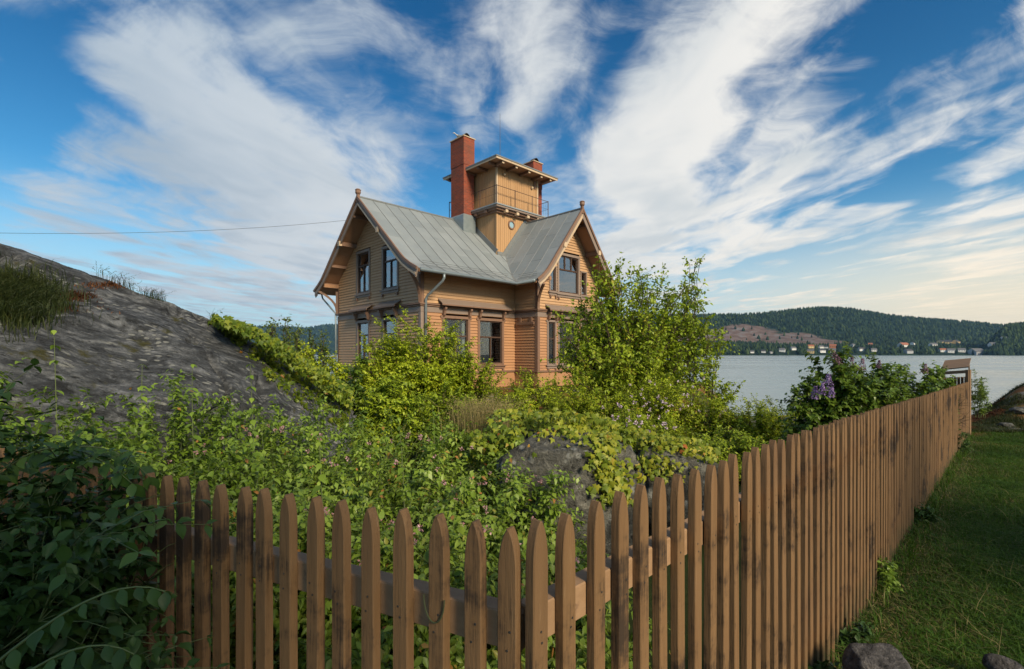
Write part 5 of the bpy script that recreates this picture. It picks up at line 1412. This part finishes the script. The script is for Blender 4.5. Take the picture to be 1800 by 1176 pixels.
b5 = boulder('stone', 'narrow pale stone half buried in the lawn at the lower right', P(1762, 1166, 2.2), (.05, .018, .018), 19, -.7, .8, sub=3, mt='stone', kk=.5); b5.location.z -= .01; b5['category'] = 'stone'
for k, (px, py, Y_, sx, lab) in enumerate(((1795, 722, 12.6, .35, 'grey stone at the right edge on the rusty bank'), (1770, 748, 11.9, .25, 'flat pale stone below the rusty bank'), (1785, 758, 11.6, .30, 'flat stone at the far edge of the lawn'), (1745, 755, 11.7, .18, 'small stone at the far edge of the lawn near the fence end'))):
    bb = boulder('stone', lab, P(px, py, Y_), (sx * .75, sx * .6, sx * .26), 23 + k, k, .7, sub=3, mt='boulder'); bb['category'] = 'stone'
bpy.context.view_layer.update()
def tree_of(objs):
    vs = []; fs = []; off = 0
    for o in objs:
        mw = o.matrix_world; vs += [mw @ v.co for v in o.data.vertices]; fs += [[i + off for i in p.vertices] for p in o.data.polygons]; off = len(vs)
    return BVHTree.FromPolygons(vs, fs)
bt = tree_of([b1, b2, b3])

# creeper leaves lying on the boulders and on the rock
def creeper(name, label, pts, leaf, seed, own=0, mt='leaf_vine', tl=.25, th=1.0, red=.02):
    r = np.random.default_rng(seed); pts = np.array([p for p, n in pts]), np.array([list(n) for p, n in pts])
    p, n_ = pts; n_ = nrm(n_ + r.normal(0, .35, n_.shape) + np.array([0, -.35, .35])); p = p + n_ * r.uniform(.01, .07, (len(p), 1))
    k = len(p); down = np.array([0, -.25, -1.]); ax = nrm(down + r.normal(0, .65, (k, 3)))
    ti = np.clip(r.uniform(tl, th, k), 0, .95); ti = np.where(r.random(k) < red, 1.0, ti); ln = leaf * r.uniform(.5, 1.2, k)
    e = empty(name, tuple(p.mean(0))); tag(e, label, 'creeper'); p = p - p.mean(0)
    if own: leaf_parts(e, 'palm', M[mt], p[:own], ax[:own], n_[:own], ln[:own], ti[:own]); p, ax, n_, ln, ti = p[own:], ax[own:], n_[own:], ln[own:], ti[own:]
    f = Fol(r); f.leaves('palm', p, ax, n_, ln, 1.0, ti); f.build('foliage', M[mt], e, kind='stuff'); return e
def ray_pts(n, gen, tree, seed, far=12):
    r = np.random.default_rng(seed); out = []
    for _ in range(n):
        px, py = gen(r); h = on_rock(px, py, tree, far)
        if h[0] is not None: out.append(h)
    return out
def top_band(r):
    t = r.random(); px = 885 + 380 * t; ty = np.interp(px, [880, 930, 980, 1050, 1100, 1180, 1270], [735, 738, 742, 750, 770, 782, 800]); return px, ty + abs(r.normal(0, 15 if px < 1085 else 7))
vp1 = ray_pts(1050, top_band, bt, 3)
def drape(r):
    t = r.random(); return 1040 + 42 * t ** .5 + r.normal(0, 13), 775 + 110 * t
vp2 = ray_pts(420, drape, bt, 4)
def drape2(r):
    return r.normal(1150, 26), r.normal(822, 13)
vp3 = ray_pts(120, drape2, bt, 5)
bl_ = [(P(px, py, Yv), Vector((0, -.3, 1))) for px, py, Yv in [(r.uniform(870, 1260), 0, 0) for _ in range(800)] for py, Yv in [(np.interp(px, [870, 930, 980, 1050, 1100, 1180, 1270], [728, 732, 732, 740, 762, 776, 796]) + r.uniform(-5, 9), np.interp(px, [870, 1000, 1260], [5.2, 4.5, 4.75]) + r.uniform(-.25, .35))]]
creeper('creeper', 'yellow-green creeper with reddish leaves spilling over the two boulders', vp1 + bl_ + vp2 + vp3, .055, 7, own=280)
def left_b(r):
    px = r.uniform(825, 915); return px, np.interp(px, [825, 915], [790, 775]) + r.normal(0, 13)
lp = [(P(px, py, 4.35 + r.uniform(-.2, .2)), Vector((0, -.5, 1))) for px, py in [left_b(r) for _ in range(450)]]
creeper('creeper', 'greener creeper hanging over the left shoulder of the spotted boulder', lp, .06, 9, own=80, tl=.0, th=.75, red=.02)
def slope_b(r):
    t = r.random(); px = 378 + 240 * t; top = np.interp(px, [375, 400, 450, 500, 560, 620], [560, 566, 585, 612, 650, 690]); bot = np.interp(px, [375, 400, 450, 500, 560, 620], [566, 588, 634, 686, 735, 765])
    return px, top + (bot - top) * r.random() ** 1.2 + r.normal(0, 4)
sp_ = []
for _ in range(7500):
    px, py = slope_b(r)
    if fbm(np.array([px / 22.]), np.array([py / 14.]), 3, 5)[0] < .40: continue
    hit, hn = on_rock(px, py, rockT, 12)
    if hit is not None: sp_.append((hit + Vector((0, -.04, .05)) * r.uniform(0, 1.6), hn))
    else:
        Yv = np.interp(px, [375, 460, 540, 620], [6.6, 7.0, 7.5, 7.8]) + r.uniform(-.8, .3); sp_.append((P(px, py, Yv), Vector((.1, -.5, 1))))
creeper('creeper', 'bright creeper blanket covering the lower right side of the rock slope', sp_, .066, 13, own=200, tl=-.15, th=.72, red=.004)

# ------------------------------------------------------------------ near bank of soft green shrubs
NB = [
 (-3.0, 2.95, 1.25, .85, .65, 'shrub with drooping leaf pairs at the left edge in front of the dark rock foot'),
 (-2.15, 2.75, 1.05, .70, .60, 'shrub directly behind the left fence where its last pickets show'),
 (-1.45, 2.25, .86, .62, .50, 'shrub behind the left fence between its tenth and fourteenth pickets from the corner'),
 (-.85, 2.15, .84, .58, .50, 'shrub with small pink buds behind the middle of the left fence'),
 (-.28, 2.05, .82, .55, .50, 'shrub with pink buds just behind the fence corner'),
 (.28, 2.35, .58, .45, .40, 'low shrub before the spotted boulder'),
 (-2.75, 3.9, 1.25, .85, .70, 'shrub standing against the foot of the rock slope'),
 (-1.75, 3.5, 1.06, .85, .75, 'broad shrub in the middle of the bank below the rock'),
 (-.75, 3.4, 1.02, .85, .75, 'broad pale green shrub in the centre of the bank'),
 (-.05, 3.35, .74, .58, .60, 'shrub touching the left foot of the spotted boulder'),
 (-2.1, 4.75, 1.12, .85, .70, 'rear shrub below the middle of the rock slope'),
 (-1.1, 4.6, 1.10, .80, .70, 'rear shrub in front of the bright rounded bush'),
 (-.2, 4.55, 1.00, .75, .60, 'rear shrub left of the flat ledge stone'),
]
cm = {}
fl = Fol(np.random.default_rng(5))
for k, (x, y, h, rx, ry, lab) in enumerate(NB):
    near = y < 3.0
    rt, LL = shrub('shrub', lab, 'shrub', x, y, h * 1.0, rx, ry, 100 + k, nst=46 if near else 42, m=3, tl=.22, leaf=.052 if near else .056, mt='leaf_bank', tpl='oval6' if near else 'oval4', own=110 if near else 0,
          group='soft green shrubs of the bank behind the left fence', cover=outside_R, fill=.95 if near else .8, droop=.45, wf=.95, r0=.005, shape=.45, tint_lo=.1 if x < -1.9 else .2, tint_hi=.75 if x < -1.9 else .9, tipfrac=.03)
    if k in (3, 4, 5, 7, 8, 9):
        rr = np.random.default_rng(300 + k); f = Fol(rr); nb = 16 if near else 20
        for q_ in range(nb):
            th_ = rr.uniform(0, 6.28); u_ = rr.uniform(0, .85); c = np.array([rx * u_ * math.cos(th_), ry * u_ * math.sin(th_), h * (1.02 - .35 * u_ ** 2)])
            n = 16; d = nrm(rr.normal(0, 1, (n, 3))); f.leaves('petal', c + d * .004, d, rr.normal(0, 1, (n, 3)), rr.uniform(.010, .018, n), .5, rr.random(n))
        f.build('flower_buds', M['petal_pink'], rt, kind='stuff')
# tall single shoots with hanging leaves
SHOOTS = [(95, 580, 3.0, .9, 'tall shoot with rusty tip leaning before the dark rock at far left'), (338, 640, 3.3, .75, 'upright shoot with hanging leaves before the lower rock slope'), (440, 640, 3.4, .7, 'slim shoot right of the hanging-leaf shoot'), (250, 640, 3.3, .6, 'low leafy shoot between the two tall ones'),
          (560, 740, 2.6, .5, 'thin shoot rising over the middle of the bank'), (700, 735, 3.6, .5, 'pale shoot before the bright bush'), (760, 712, 4.2, .45, 'young shoot with reddish tip before the bright bush')]
for k, (px, py, Yv, hh, lab) in enumerate(SHOOTS):
    tp = P(px, py, Yv); rr = np.random.default_rng(500 + k); e = empty('shoot', (tp.x + .04, tp.y, tp.z - hh)); tag(e, lab, 'shoot', 'tall shoots rising above the bank')
    base = np.array([[0, 0, -.3]]); top = np.array([[-.04, 0, hh]]); L = bez(base, (base + top) / 2 + rr.normal(0, .03, (1, 3)), top, 14); stems_build(L, np.array([.006]), .0015, 'stem', M['green_stem'], e)
    ps = []; ax = []; no = []; ln = []; ti = []
    for j in range(4, 14):
        for s in (-1, 1):
            a = rr.uniform(0, 3.1) + (0 if j % 2 else 1.57); d = np.array([math.cos(a) * s, math.sin(a) * s, -.25 - .5 * (j / 14)]); ps.append(L[0, j]); ax.append(d); no.append(UP + rr.normal(0, .2, 3)); ln.append((.100 - .062 * (j / 14)) * rr.uniform(.8, 1.1)); ti.append(.85 if j > 12 and k in (0, 6) else rr.uniform(.2, .7))
    leaf_parts(e, 'oval', M['leaf_bank'], np.array(ps), np.array(ax), np.array(no), np.array(ln), np.array(ti))
# dark shrub in front of the left fence
def left_front(p): return (p[:, 1] > .22) & (p[:, 1] - .925 < (.0 - p[:, 0]) / 1.941 - .05)
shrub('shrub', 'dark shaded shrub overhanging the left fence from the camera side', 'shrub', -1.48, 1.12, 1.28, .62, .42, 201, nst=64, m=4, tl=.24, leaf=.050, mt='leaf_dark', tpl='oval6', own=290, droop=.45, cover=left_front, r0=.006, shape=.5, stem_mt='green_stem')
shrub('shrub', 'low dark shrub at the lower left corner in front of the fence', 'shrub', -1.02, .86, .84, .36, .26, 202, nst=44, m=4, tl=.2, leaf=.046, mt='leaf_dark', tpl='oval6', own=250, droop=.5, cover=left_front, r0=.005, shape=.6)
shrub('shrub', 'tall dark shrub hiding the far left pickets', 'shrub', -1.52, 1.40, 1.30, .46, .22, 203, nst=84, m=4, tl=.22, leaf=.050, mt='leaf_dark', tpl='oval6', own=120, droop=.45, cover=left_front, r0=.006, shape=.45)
# long arching sprays that reach over the pickets
for k, (a_, c_, b_, lab) in enumerate((((-1.75, 1.55, -.55), P(60, 720, 1.42), P(232, 850, 1.40), 'arching spray with hanging leaves crossing the first visible pickets'),
                                   ((-1.9, 1.75, -.5), P(150, 745, 1.62), P(262, 838, 1.50), 'second arching spray just behind the first one'),
                                   ((-1.3, .85, -.95), P(120, 1010, .95), P(290, 1040, .98), 'leafy spray pushing through the lower part of the left fence'),
                                   ((-1.3, .85, -1.05), P(60, 1090, .90), P(236, 1150, .92), 'lowest dark spray at the lower left corner'))):
    rr = np.random.default_rng(600 + k); a = np.array([list(a_)]); b = np.array([list(b_)]); c = np.array([list(c_)]) + UP * .05
    e = empty('spray', a_); tag(e, lab, 'spray', 'arching sprays over the left fence'); L = bez(a, c, b, 16) - np.array(a_); stems_build(L, np.array([.005]), .0012, 'stem', M['green_stem'], e)
    ps = []; ax = []; no = []; ln = []; ti = []
    for j in range(3, 16):
        d = nrm(L[0, min(j + 1, 15)] - L[0, j - 1])
        for s in (-1, 1):
            sd_ = nrm(np.cross(d, UP)) * s; ps.append(L[0, j]); ax.append(d * .4 + sd_ * .5 - UP * .75 + rr.normal(0, .2, 3)); no.append(UP * .6 + sd_ * .3 - np.array([0, 1, 0]) * .6 + rr.normal(0, .2, 3)); ln.append((.058 if k < 2 else .043) * rr.uniform(.7, 1.1)); ti.append(rr.uniform(.2, .7))
    leaf_parts(e, 'oval', M['leaf_tree_mid' if k < 2 else 'leaf_dark'], np.array(ps), np.array(ax), np.array(no), np.array(ln), np.array(ti))

# ------------------------------------------------------------------ middle distance
MB_ = [  # px, Y, top row, width px, seed, mat, leaf, label
 (735, 10.8, 556, 200, 1, 'leaf_bright', .085, 'large rounded yellow-green bush before the middle of the villa', 80, 1.0),
 (650, 10.2, 610, 150, 2, 'leaf_bright', .085, 'bush left of the large rounded one, before the left gable wall', 50, 1.0),
 (820, 10.6, 624, 140, 3, 'leaf_bright', .08, 'bush at the right foot of the large rounded one under the tall window', 55, 1.0),
 (940, 10.4, 648, 130, 4, 'leaf_bright', .07, 'light green bush under the corner between the villa walls', 50, .9),
 (1045, 9.6, 672, 150, 5, 'leaf_bright', .06, 'feathery low bush right of the wild grass', 50, .9),
 (1150, 9.2, 655, 170, 6, 'leaf_bright', .06, 'feathery bush with pale pink flowers below the small tree', 60, .9),
 (1240, 9.0, 690, 130, 7, 'leaf_bright', .06, 'feathery bush behind the dark boulder', 44, .8),
 (1330, 8.6, 706, 120, 8, 'leaf_bright', .055, 'low green plants behind the right fence left of the lilac', 40, .8),
 (1385, 9.6, 700, 90, 9, 'leaf_bright', .055, 'low plants at the shore left of the lilac', 30, .8),
 (1100, 7.0, 738, 190, 10, 'leaf_tree', .06, 'green plants directly behind the creeper covered boulders', 50, .8),
 (1230, 6.6, 752, 150, 11, 'leaf_tree', .055, 'green plants between dark boulder and right fence', 44, .8),
 (1320, 6.4, 762, 110, 12, 'leaf_tree', .05, 'green plants touching the inner side of the right fence', 40, .8),
 (690, 7.8, 650, 120, 13, 'leaf_tree', .09, 'dark leaved bush in front of the large rounded one', 44, 1.0),
 (790, 7.6, 672, 110, 14, 'leaf_tree', .08, 'dark green bush in front of the bush under the tall window', 40, .9),
 (620, 8.6, 640, 90, 15, 'leaf_lilac', .14, 'bush with large blue-green leaves below the left gable wall', 26, .7),
 (560, 9.6, 618, 90, 16, 'leaf_bright', .08, 'bush beside the lower end of the rock slope', 36, .9),
 (880, 8.4, 690, 120, 17, 'leaf_bright', .07, 'pale bush behind the wild grass', 40, .8),
 (1440, 7.6, 722, 90, 18, 'leaf_lilac', .06, 'low leafy plants at the left foot of the lilac', 36, .8),
]
for (px, Yv, top, wpx, sd_, mt, lf, lab, ns, fl_) in MB_:
    tp = P(px, top, Yv); gz = float(G(tp.x, tp.y)); h = max(tp.z - gz, .5); rx = wpx / F * Yv * .55
    big = sd_ in (1, 2)
    rt, LL = shrub('bush', lab, 'bush', tp.x, tp.y, h, rx, rx * .75, 700 + sd_, nst=ns * (2 if big else 1), K=10, m=3, tl=.30 if rx > .8 else .24, leaf=lf, tpl='diamond', mt=mt, wf=1.05, droop=.35, twn=6, fill=fl_, r0=.010, shape=.55,
                   group='bushes between the bank and the villa', tint_lo=.1, tint_hi=.95, tipfrac=.03, cover=outside_R, stem_mt='bark')
    if sd_ in (6, 10):
        rr = np.random.default_rng(900 + sd_); f = Fol(rr); c0 = P(1125, 738, 6.2) - Vector((tp.x, tp.y, gz))
        for q_ in range(34):
            c = np.array(c0) + rr.normal(0, 1, 3) * np.array([.30, .1, .13]) if sd_ == 10 else np.array([rx * rr.uniform(-.7, .7), -rx * .6, h * rr.uniform(.5, .95)])
            n = 9; d = nrm(rr.normal(0, 1, (n, 3))); f.leaves('petal', c + d * .004, d, rr.normal(0, 1, (n, 3)), rr.uniform(.02, .035, n), .6, rr.random(n))
        f.build('flowers', M['petal_pale'], rt, kind='stuff')
# wild grass
roots = []
for _ in range(1500):
    px = r.normal(852, 26); Yv = r.uniform(5.3, 6.9); x = (px - 900) / F * Yv; roots.append((x, Yv, -.9 - .1 * (Yv - 5.6)))
o = blades('wild_grass', 'clump of tall yellowish wild grass left of the flat ledge stone', 'grass', roots, .46, 'dry_grass', 61, .42, .0028, seedhead=True, vary=.15); o['kind'] = 'thing'

# small cherry tree right of the villa
def tree(name, label, x, y, ztop, rx, ry, seed, n_l, leaf, mt, zlow, trunk_r=.09, nst=70, cat='tree', tl=.5, m=4, fill=.8, tpl='diamond', group=None, lean=(0, 0)):
    r = np.random.default_rng(seed); gz = float(G(x, y)); e = empty(name, (x, y, gz)); tag(e, label, cat, group)
    h = ztop - gz; zl = zlow - gz
    ph = r.uniform(0, 2 * np.pi, nst); u = r.uniform(0, 1, nst)
    # bulging crown widest at one third
    zz = zl + (h - zl) * u; wid = np.sqrt(np.clip(1 - ((u - .32) / .72) ** 2, .03, 1)) * r.uniform(.55, 1.05, nst) * (1 + .15 * np.sin(ph * 3 + seed))
    tip = np.stack([rx * wid * np.cos(ph) + lean[0] * u, ry * wid * np.sin(ph), zz], -1)
    base = np.stack([r.normal(0, .10, nst), r.normal(0, .10, nst), np.full(nst, .15)], -1)
    c = base * .55 + tip * .45 - UP[None, :] * (h * .02); K = 12
    L = bez(base, c, tip, K); L += r.normal(0, .05, L.shape) * np.linspace(0, 1, K)[None, :, None]
    v, f = tubes(L, np.full(nst, trunk_r * .38), .008, 5); ob = obj('limbs', mesh_np('limbs', v, f, 4, M['bark'], smooth=True), e); ob['kind'] = 'stuff'
    T0 = np.array([[0, 0, -.3]]); T1 = np.array([[.05, 0, h * .42]]); stems_build(bez(T0, (T0 + T1) / 2 + .04, T1, 8), np.array([trunk_r]), trunk_r * .4, 'trunk', M['bark'], e, 8)
    ks = np.arange(4, K); pts = L[:, ks].reshape(-1, 3); dr = nrm(np.gradient(L, axis=1))[:, ks].reshape(-1, 3)
    p0 = np.repeat(pts, m, 0); d0 = np.repeat(dr, m, 0); n_t = len(p0)
    td = nrm(d0 * .6 + r.normal(0, .7, (n_t, 3)) + UP * .35); ll = tl * r.uniform(.3, 1.15, n_t)
    T = bez(p0, p0 + td * (ll * .5)[:, None], p0 + td * ll[:, None] + UP * (.05 * ll)[:, None], 6)
    v, f = tubes(T[:, ::2], np.full(n_t, .005), .002, 3); ob = obj('twigs', mesh_np('twigs', v, f, 4, M['bark']), e); ob['kind'] = 'stuff'
    dd = nrm(np.gradient(T, axis=1)); P1 = T[:, 1:].reshape(-1, 3); D1 = dd[:, 1:].reshape(-1, 3)
    P1 = np.repeat(P1, n_l, 0); D1 = np.repeat(D1, n_l, 0); k = r.random(len(P1)) < fill; P1, D1 = P1[k], D1[k]; n = len(P1)
    P1 = P1 + r.normal(0, .025, (n, 3)); ax = nrm(r.normal(0, .7, (n, 3)) + D1 * .6 - UP * .35); no = nrm(UP + r.normal(0, .6, (n, 3)))
    fo = Fol(r); clump = fbm(P1[:, 0] * 1.3 + 9, P1[:, 2] * 1.3 + P1[:, 1], 3, seed); fo.leaves(tpl, P1, ax, no, leaf * r.uniform(.6, 1.15, n), 1.1, np.clip(r.random(n) * .6 + (clump - .3) * .8, 0, .97)); fo.build('crown', M[mt], e, kind='stuff')
    return e
tree('cherry_tree', 'small airy green tree at the right corner of the villa', P(1100, 623, 13.5).x, 13.5, 2.2, 2.25, 1.7, 71, 2, .115, 'leaf_tree', -1.1, nst=130, tl=.50, m=4, fill=.85, lean=(.3, 0))
for k, (px, top, Yv, w) in enumerate(((1218, 447, 13.2, .26), (1062, 462, 13.4, .30), (1262, 600, 12.8, .42), (1250, 540, 12.9, .35))):
    tree('tree_shoot', ('tall loose leader at the upper right of the small tree', 'leader of the small tree beside the right gable', 'drooping outer branch of the small tree before the water', 'outer branch of the small tree before the far quarry')[k],
         P(px, 623, Yv).x, Yv, (623 - top) / F * Yv, w, w, 80 + k, 2, .10, 'leaf_tree', (623 - top) / F * Yv - (1.1, 1.0, 1.7, 1.2)[k], trunk_r=.02, nst=6, tl=.20, m=2, fill=.8, cat='branch', group='outer leaders of the small tree')
# young birches beyond the rock
for k, (px, top, Yv, wpx, lab) in enumerate(((480, 568, 14, 14, 'loose young birch right of the creeper blanket'), (503, 564, 14.5, 12, 'slim young birch with a dark round tip'), (522, 584, 15, 10, 'short slim sapling between the birches'), (548, 585, 17, 20, 'round greyish birch before the blue hills'), (568, 584, 17, 20, 'greyish birch nearest to the left gable wall'), (541, 602, 14, 14, 'small yellow-green sapling before the round birches'))):
    tree('young_birch', lab, P(px, 623, Yv).x, Yv, (623 - top) / F * Yv, wpx / F * Yv * .55, .25, 90 + k, 2, .09, 'leaf_far' if k != 5 else 'leaf_bright', -.75, trunk_r=.03, nst=16, tl=.24, m=3, fill=.7, group='young birches left of the villa')

# lilac behind the right fence
LX = [(1478, 618, 7.0, 105, 'large lilac bush with pale violet flower clusters behind the right fence', 60), (1560, 628, 7.9, 110, 'middle lilac bush with faded mauve flowers behind the right fence', 56), (1636, 648, 9.0, 80, 'last lilac bush touching the far end of the right fence', 44)]
for k, (px, top, Yv, wpx, lab, ns) in enumerate(LX):
    tp = P(px, top, Yv); gz = float(G(tp.x, tp.y)); h = (tp.z - gz) * .97; rx = wpx / F * Yv * .74
    rt, LL = shrub('lilac', lab, 'lilac', tp.x, tp.y, h, rx, rx * .6, 800 + k, nst=int(ns * 1.6), m=3, tl=.24, leaf=.084, tpl='heart6', mt='leaf_lilac', wf=.95, droop=.35, fill=.95, r0=.012, stem_mt='bark', own=140 if k == 0 else 0, group='lilac bushes behind the right fence', shape=.40, cover=outside_R)
    FLW = [[(1455, 672, 6.35, .22, 'petal_lilac'), (1432, 690, 6.4, .17, 'petal_lilac'), (1445, 684, 6.3, .15, 'petal_lilac'), (1462, 690, 6.3, .13, 'petal_lilac'), (1468, 628, 6.8, .20, 'petal_mauve')], [(1497, 634, 7.3, .15, 'petal_mauve'), (1515, 640, 7.2, .17, 'petal_mauve'), (1545, 640, 7.6, .12, 'petal_mauve')], [(1626, 648, 8.7, .17, 'petal_mauve')]][k]
    for (fx, fy, fY, fh, fm) in FLW:
        rr = np.random.default_rng(int(fx)); c = np.array(P(fx, fy, fY)) - np.array([tp.x, tp.y, gz]); n = int(900 * fh)  
        u_ = rr.random(n); th_ = rr.uniform(0, 6.28, n); rad = fh * .33 * (1 - u_ * .75) * (1 + .25 * np.sin(th_ * 3 + u_ * 9)); pos = c + np.stack([rad * np.cos(th_) + (u_ - .5) * fh * .4 * (-1 if fx in (1468,) else .3), rad * np.sin(th_), (u_ - .5) * fh], -1)
        d = nrm(np.stack([np.cos(th_), np.sin(th_), .4 + 0 * th_], -1) + rr.normal(0, .3, (n, 3))); t_ = nrm(np.cross(d, UP) + rr.normal(0, .3, (n, 3)))
        f = Fol(rr)
        for q_ in range(2): f.leaves('petal', pos - t_ * .011, t_, d, rr.uniform(.018, .026, n), .42, rr.random(n)); t_ = nrm(np.cross(d, t_))
        f.build('flower_cluster', M[fm], rt)
shrub('small_bush', 'little twiggy bush on the shore right of the fence end', 'bush', P(1722, 690, 12.6).x, 12.6, .55, .14, .12, 820, nst=10, m=2, tl=.12, leaf=.05, tpl='diamond', mt='leaf_lilac', fill=.8, z0=-1.25)
shrub('small_bush', 'small climbing plant leaning on the fence end', 'bush', P(1703, 690, 11.6).x + .12, 11.5, 1.15, .16, .14, 821, nst=12, m=2, tl=.14, leaf=.055, tpl='diamond', mt='leaf_lilac', fill=.8, z0=-1.5)

# ------------------------------------------------------------------ lawn outside the right fence
def lawn_pts(n, seed, ymin=1.2, ymax=11.6, dens=1.6, off=.10, wide=.15):
    r = np.random.default_rng(seed); u = r.random(n); y = ymin + (ymax - ymin) * u ** dens
    xf = .0435 + 1.025 * (y - .925) + off; xr = np.maximum(y * 1.22 + wide, xf + .02); x = xf + (xr - xf) * r.random(n)
    return np.stack([x, y, G(x, y)], -1)
pts = lawn_pts(150000, 1, 1.2, 11.4, 1.3, wide=.9)
d_f = pts[:, 0] - (.0435 + 1.025 * (pts[:, 1] - .925))
rr = np.random.default_rng(2); keep = (rr.random(len(pts)) < sstep(.10, .55, d_f + .35 * (fbm(pts[:, 0] * 2.2, pts[:, 1] * 2.2, 3, 4) - .5)) * .92 + .08)
o = blades('grass', None, None, pts[keep], .062, 'grass', 62, .9, .0025, kind='stuff', bent=.9); tag(o, 'dark green lawn grass outside the right fence', 'grass')
pts = lawn_pts(26000, 3, 1.2, 11.4, 1.3, .02); d_f = pts[:, 0] - (.0435 + 1.025 * (pts[:, 1] - .925)); keep = (d_f < .55) | (fbm(pts[:, 0] * 1.6 + 4, pts[:, 1] * 1.6, 3, 6) > .62)
o = blades('moss', None, None, pts[keep], .028, 'dry_grass', 63, 1.6, .003, kind='stuff', bent=1.0); tag(o, 'yellowish moss and short dry grass at the foot of the right fence', 'moss')
pts = lawn_pts(500, 4, 1.4, 6, 1.2, .1); o = blades('straw', None, None, pts, .10, 'dry_grass', 64, 4.0, .0015, kind='stuff', bent=.2); tag(o, 'dry straw bits scattered in the lawn', 'straw')
pts = lawn_pts(30000, 14, 1.3, 11.4, 1.2, .0); d_f = pts[:, 0] - (.0435 + 1.025 * (pts[:, 1] - .925)); pts = pts[d_f < .14 + .1 * fbm(pts[:, 0] * 3, pts[:, 1] * 3, 2, 3)][:5000]
o = blades('long_grass', None, None, pts, .13, 'grass', 67, .8, .0025, kind='stuff', bent=.8); tag(o, 'longer uncut grass along the foot of the right fence', 'grass')
rb2 = np.random.default_rng(9); n = 16000; y = rb2.uniform(11.2, 15.5, n); x = y * rb2.uniform(.92, 1.12, n); x = np.maximum(x, .0435 + 1.025 * (y - .925) + .1 * 0); pz = np.stack([x, y, G(x, y)], -1)
k = fbm(x * 1.1, y * 1.1, 3, 2); o = blades('bank_grass', None, None, pz[k > .42], .13, 'tuft', 65, .9, .005, kind='stuff', bent=.8); tag(o, 'rough grass on the bank beyond the lawn', 'grass')
o = blades('rusty_grass', None, None, pz[(k <= .45) & (x < y * 1.02)][:4000], .09, 'rusty', 66, 1.5, .006, kind='stuff', bent=1.0); tag(o, 'rust coloured dead grass on the bank beyond the lawn', 'grass')
# weeds along the fence foot
for k, (yv, dx, lab) in enumerate(((2.55, .10, 'small weed beside the grey stone'), (3.3, .09, 'broad leaved weed at the fence foot'), (4.6, .08, 'weed climbing at the fence foot further along'), (2.15, .09, 'leafy weed at the lower edge before the grey stone'), (8.6, .08, 'leafy plant climbing the fence near its far end'))):
    x = .0435 + 1.025 * (yv - .925) + dx; shrub('weed', lab, 'weed', x, yv, (.16, .20, .16, .18, .45)[k], .09, .09, 840 + k, nst=9, K=6, m=1, tl=.06, leaf=.045, mt='leaf_dark' if k != 1 else 'leaf_bank', fill=.8, r0=.002, group='weeds at the foot of the right fence')
# ground litter under the near bank hides bare soil



# two unseen trees added behind the camera to shade lower left and lawn
def shade_tree(label, x, y, rad, zc, seed, n):
    r = np.random.default_rng(seed); gz = -1.5; e = empty('added_shade_tree', (x, y, gz)); tag(e, label, 'tree')
    T0 = np.array([[0, 0, -.2]]); T1 = np.array([[.05, .02, zc - gz]]); stems_build(bez(T0, (T0 + T1) / 2 + .05, T1, 8), np.array([.07]), .03, 'trunk', M['bark'], e, 8)
    d = nrm(r.normal(0, 1, (n, 3))); P1 = d * (rad * r.random(n) ** .45)[:, None] * np.array([1, 1, .9]) * (1 + .25 * np.sin(d[:, 0:1] * 5 + d[:, 2:3] * 4)) + np.array([0, 0, zc - gz])
    nb = 26; dd = nrm(r.normal(0, 1, (nb, 3)) + UP * .2); A0 = np.repeat(np.array([[.02, 0, (zc - gz) * .6]]), nb, 0); B0 = dd * rad * .85 + np.array([0, 0, zc - gz])
    v, f = tubes(bez(A0, (A0 + B0) / 2, B0, 8), np.full(nb, .03), .005, 4); ob = obj('limbs', mesh_np('limbs', v, f, 4, M['bark']), e); ob['kind'] = 'stuff'
    fo = Fol(r); fo.leaves('diamond', P1, r.normal(0, 1, (n, 3)) - UP * .4, UP + r.normal(0, .6, (n, 3)), .11 * r.uniform(.6, 1.2, n), 1.2, r.random(n) * .9); fo.build('crown', M['leaf_tree_mid'], e, kind='stuff')
shade_tree('slim unseen tree added behind the viewer to shade the lower left fence', 1.15, -2.5, .85, 1.9, 71, 5200)
shade_tree('broad unseen tree added behind the viewer to shade the lawn', 9.0, -2.6, 1.6, 2.9, 72, 8000)
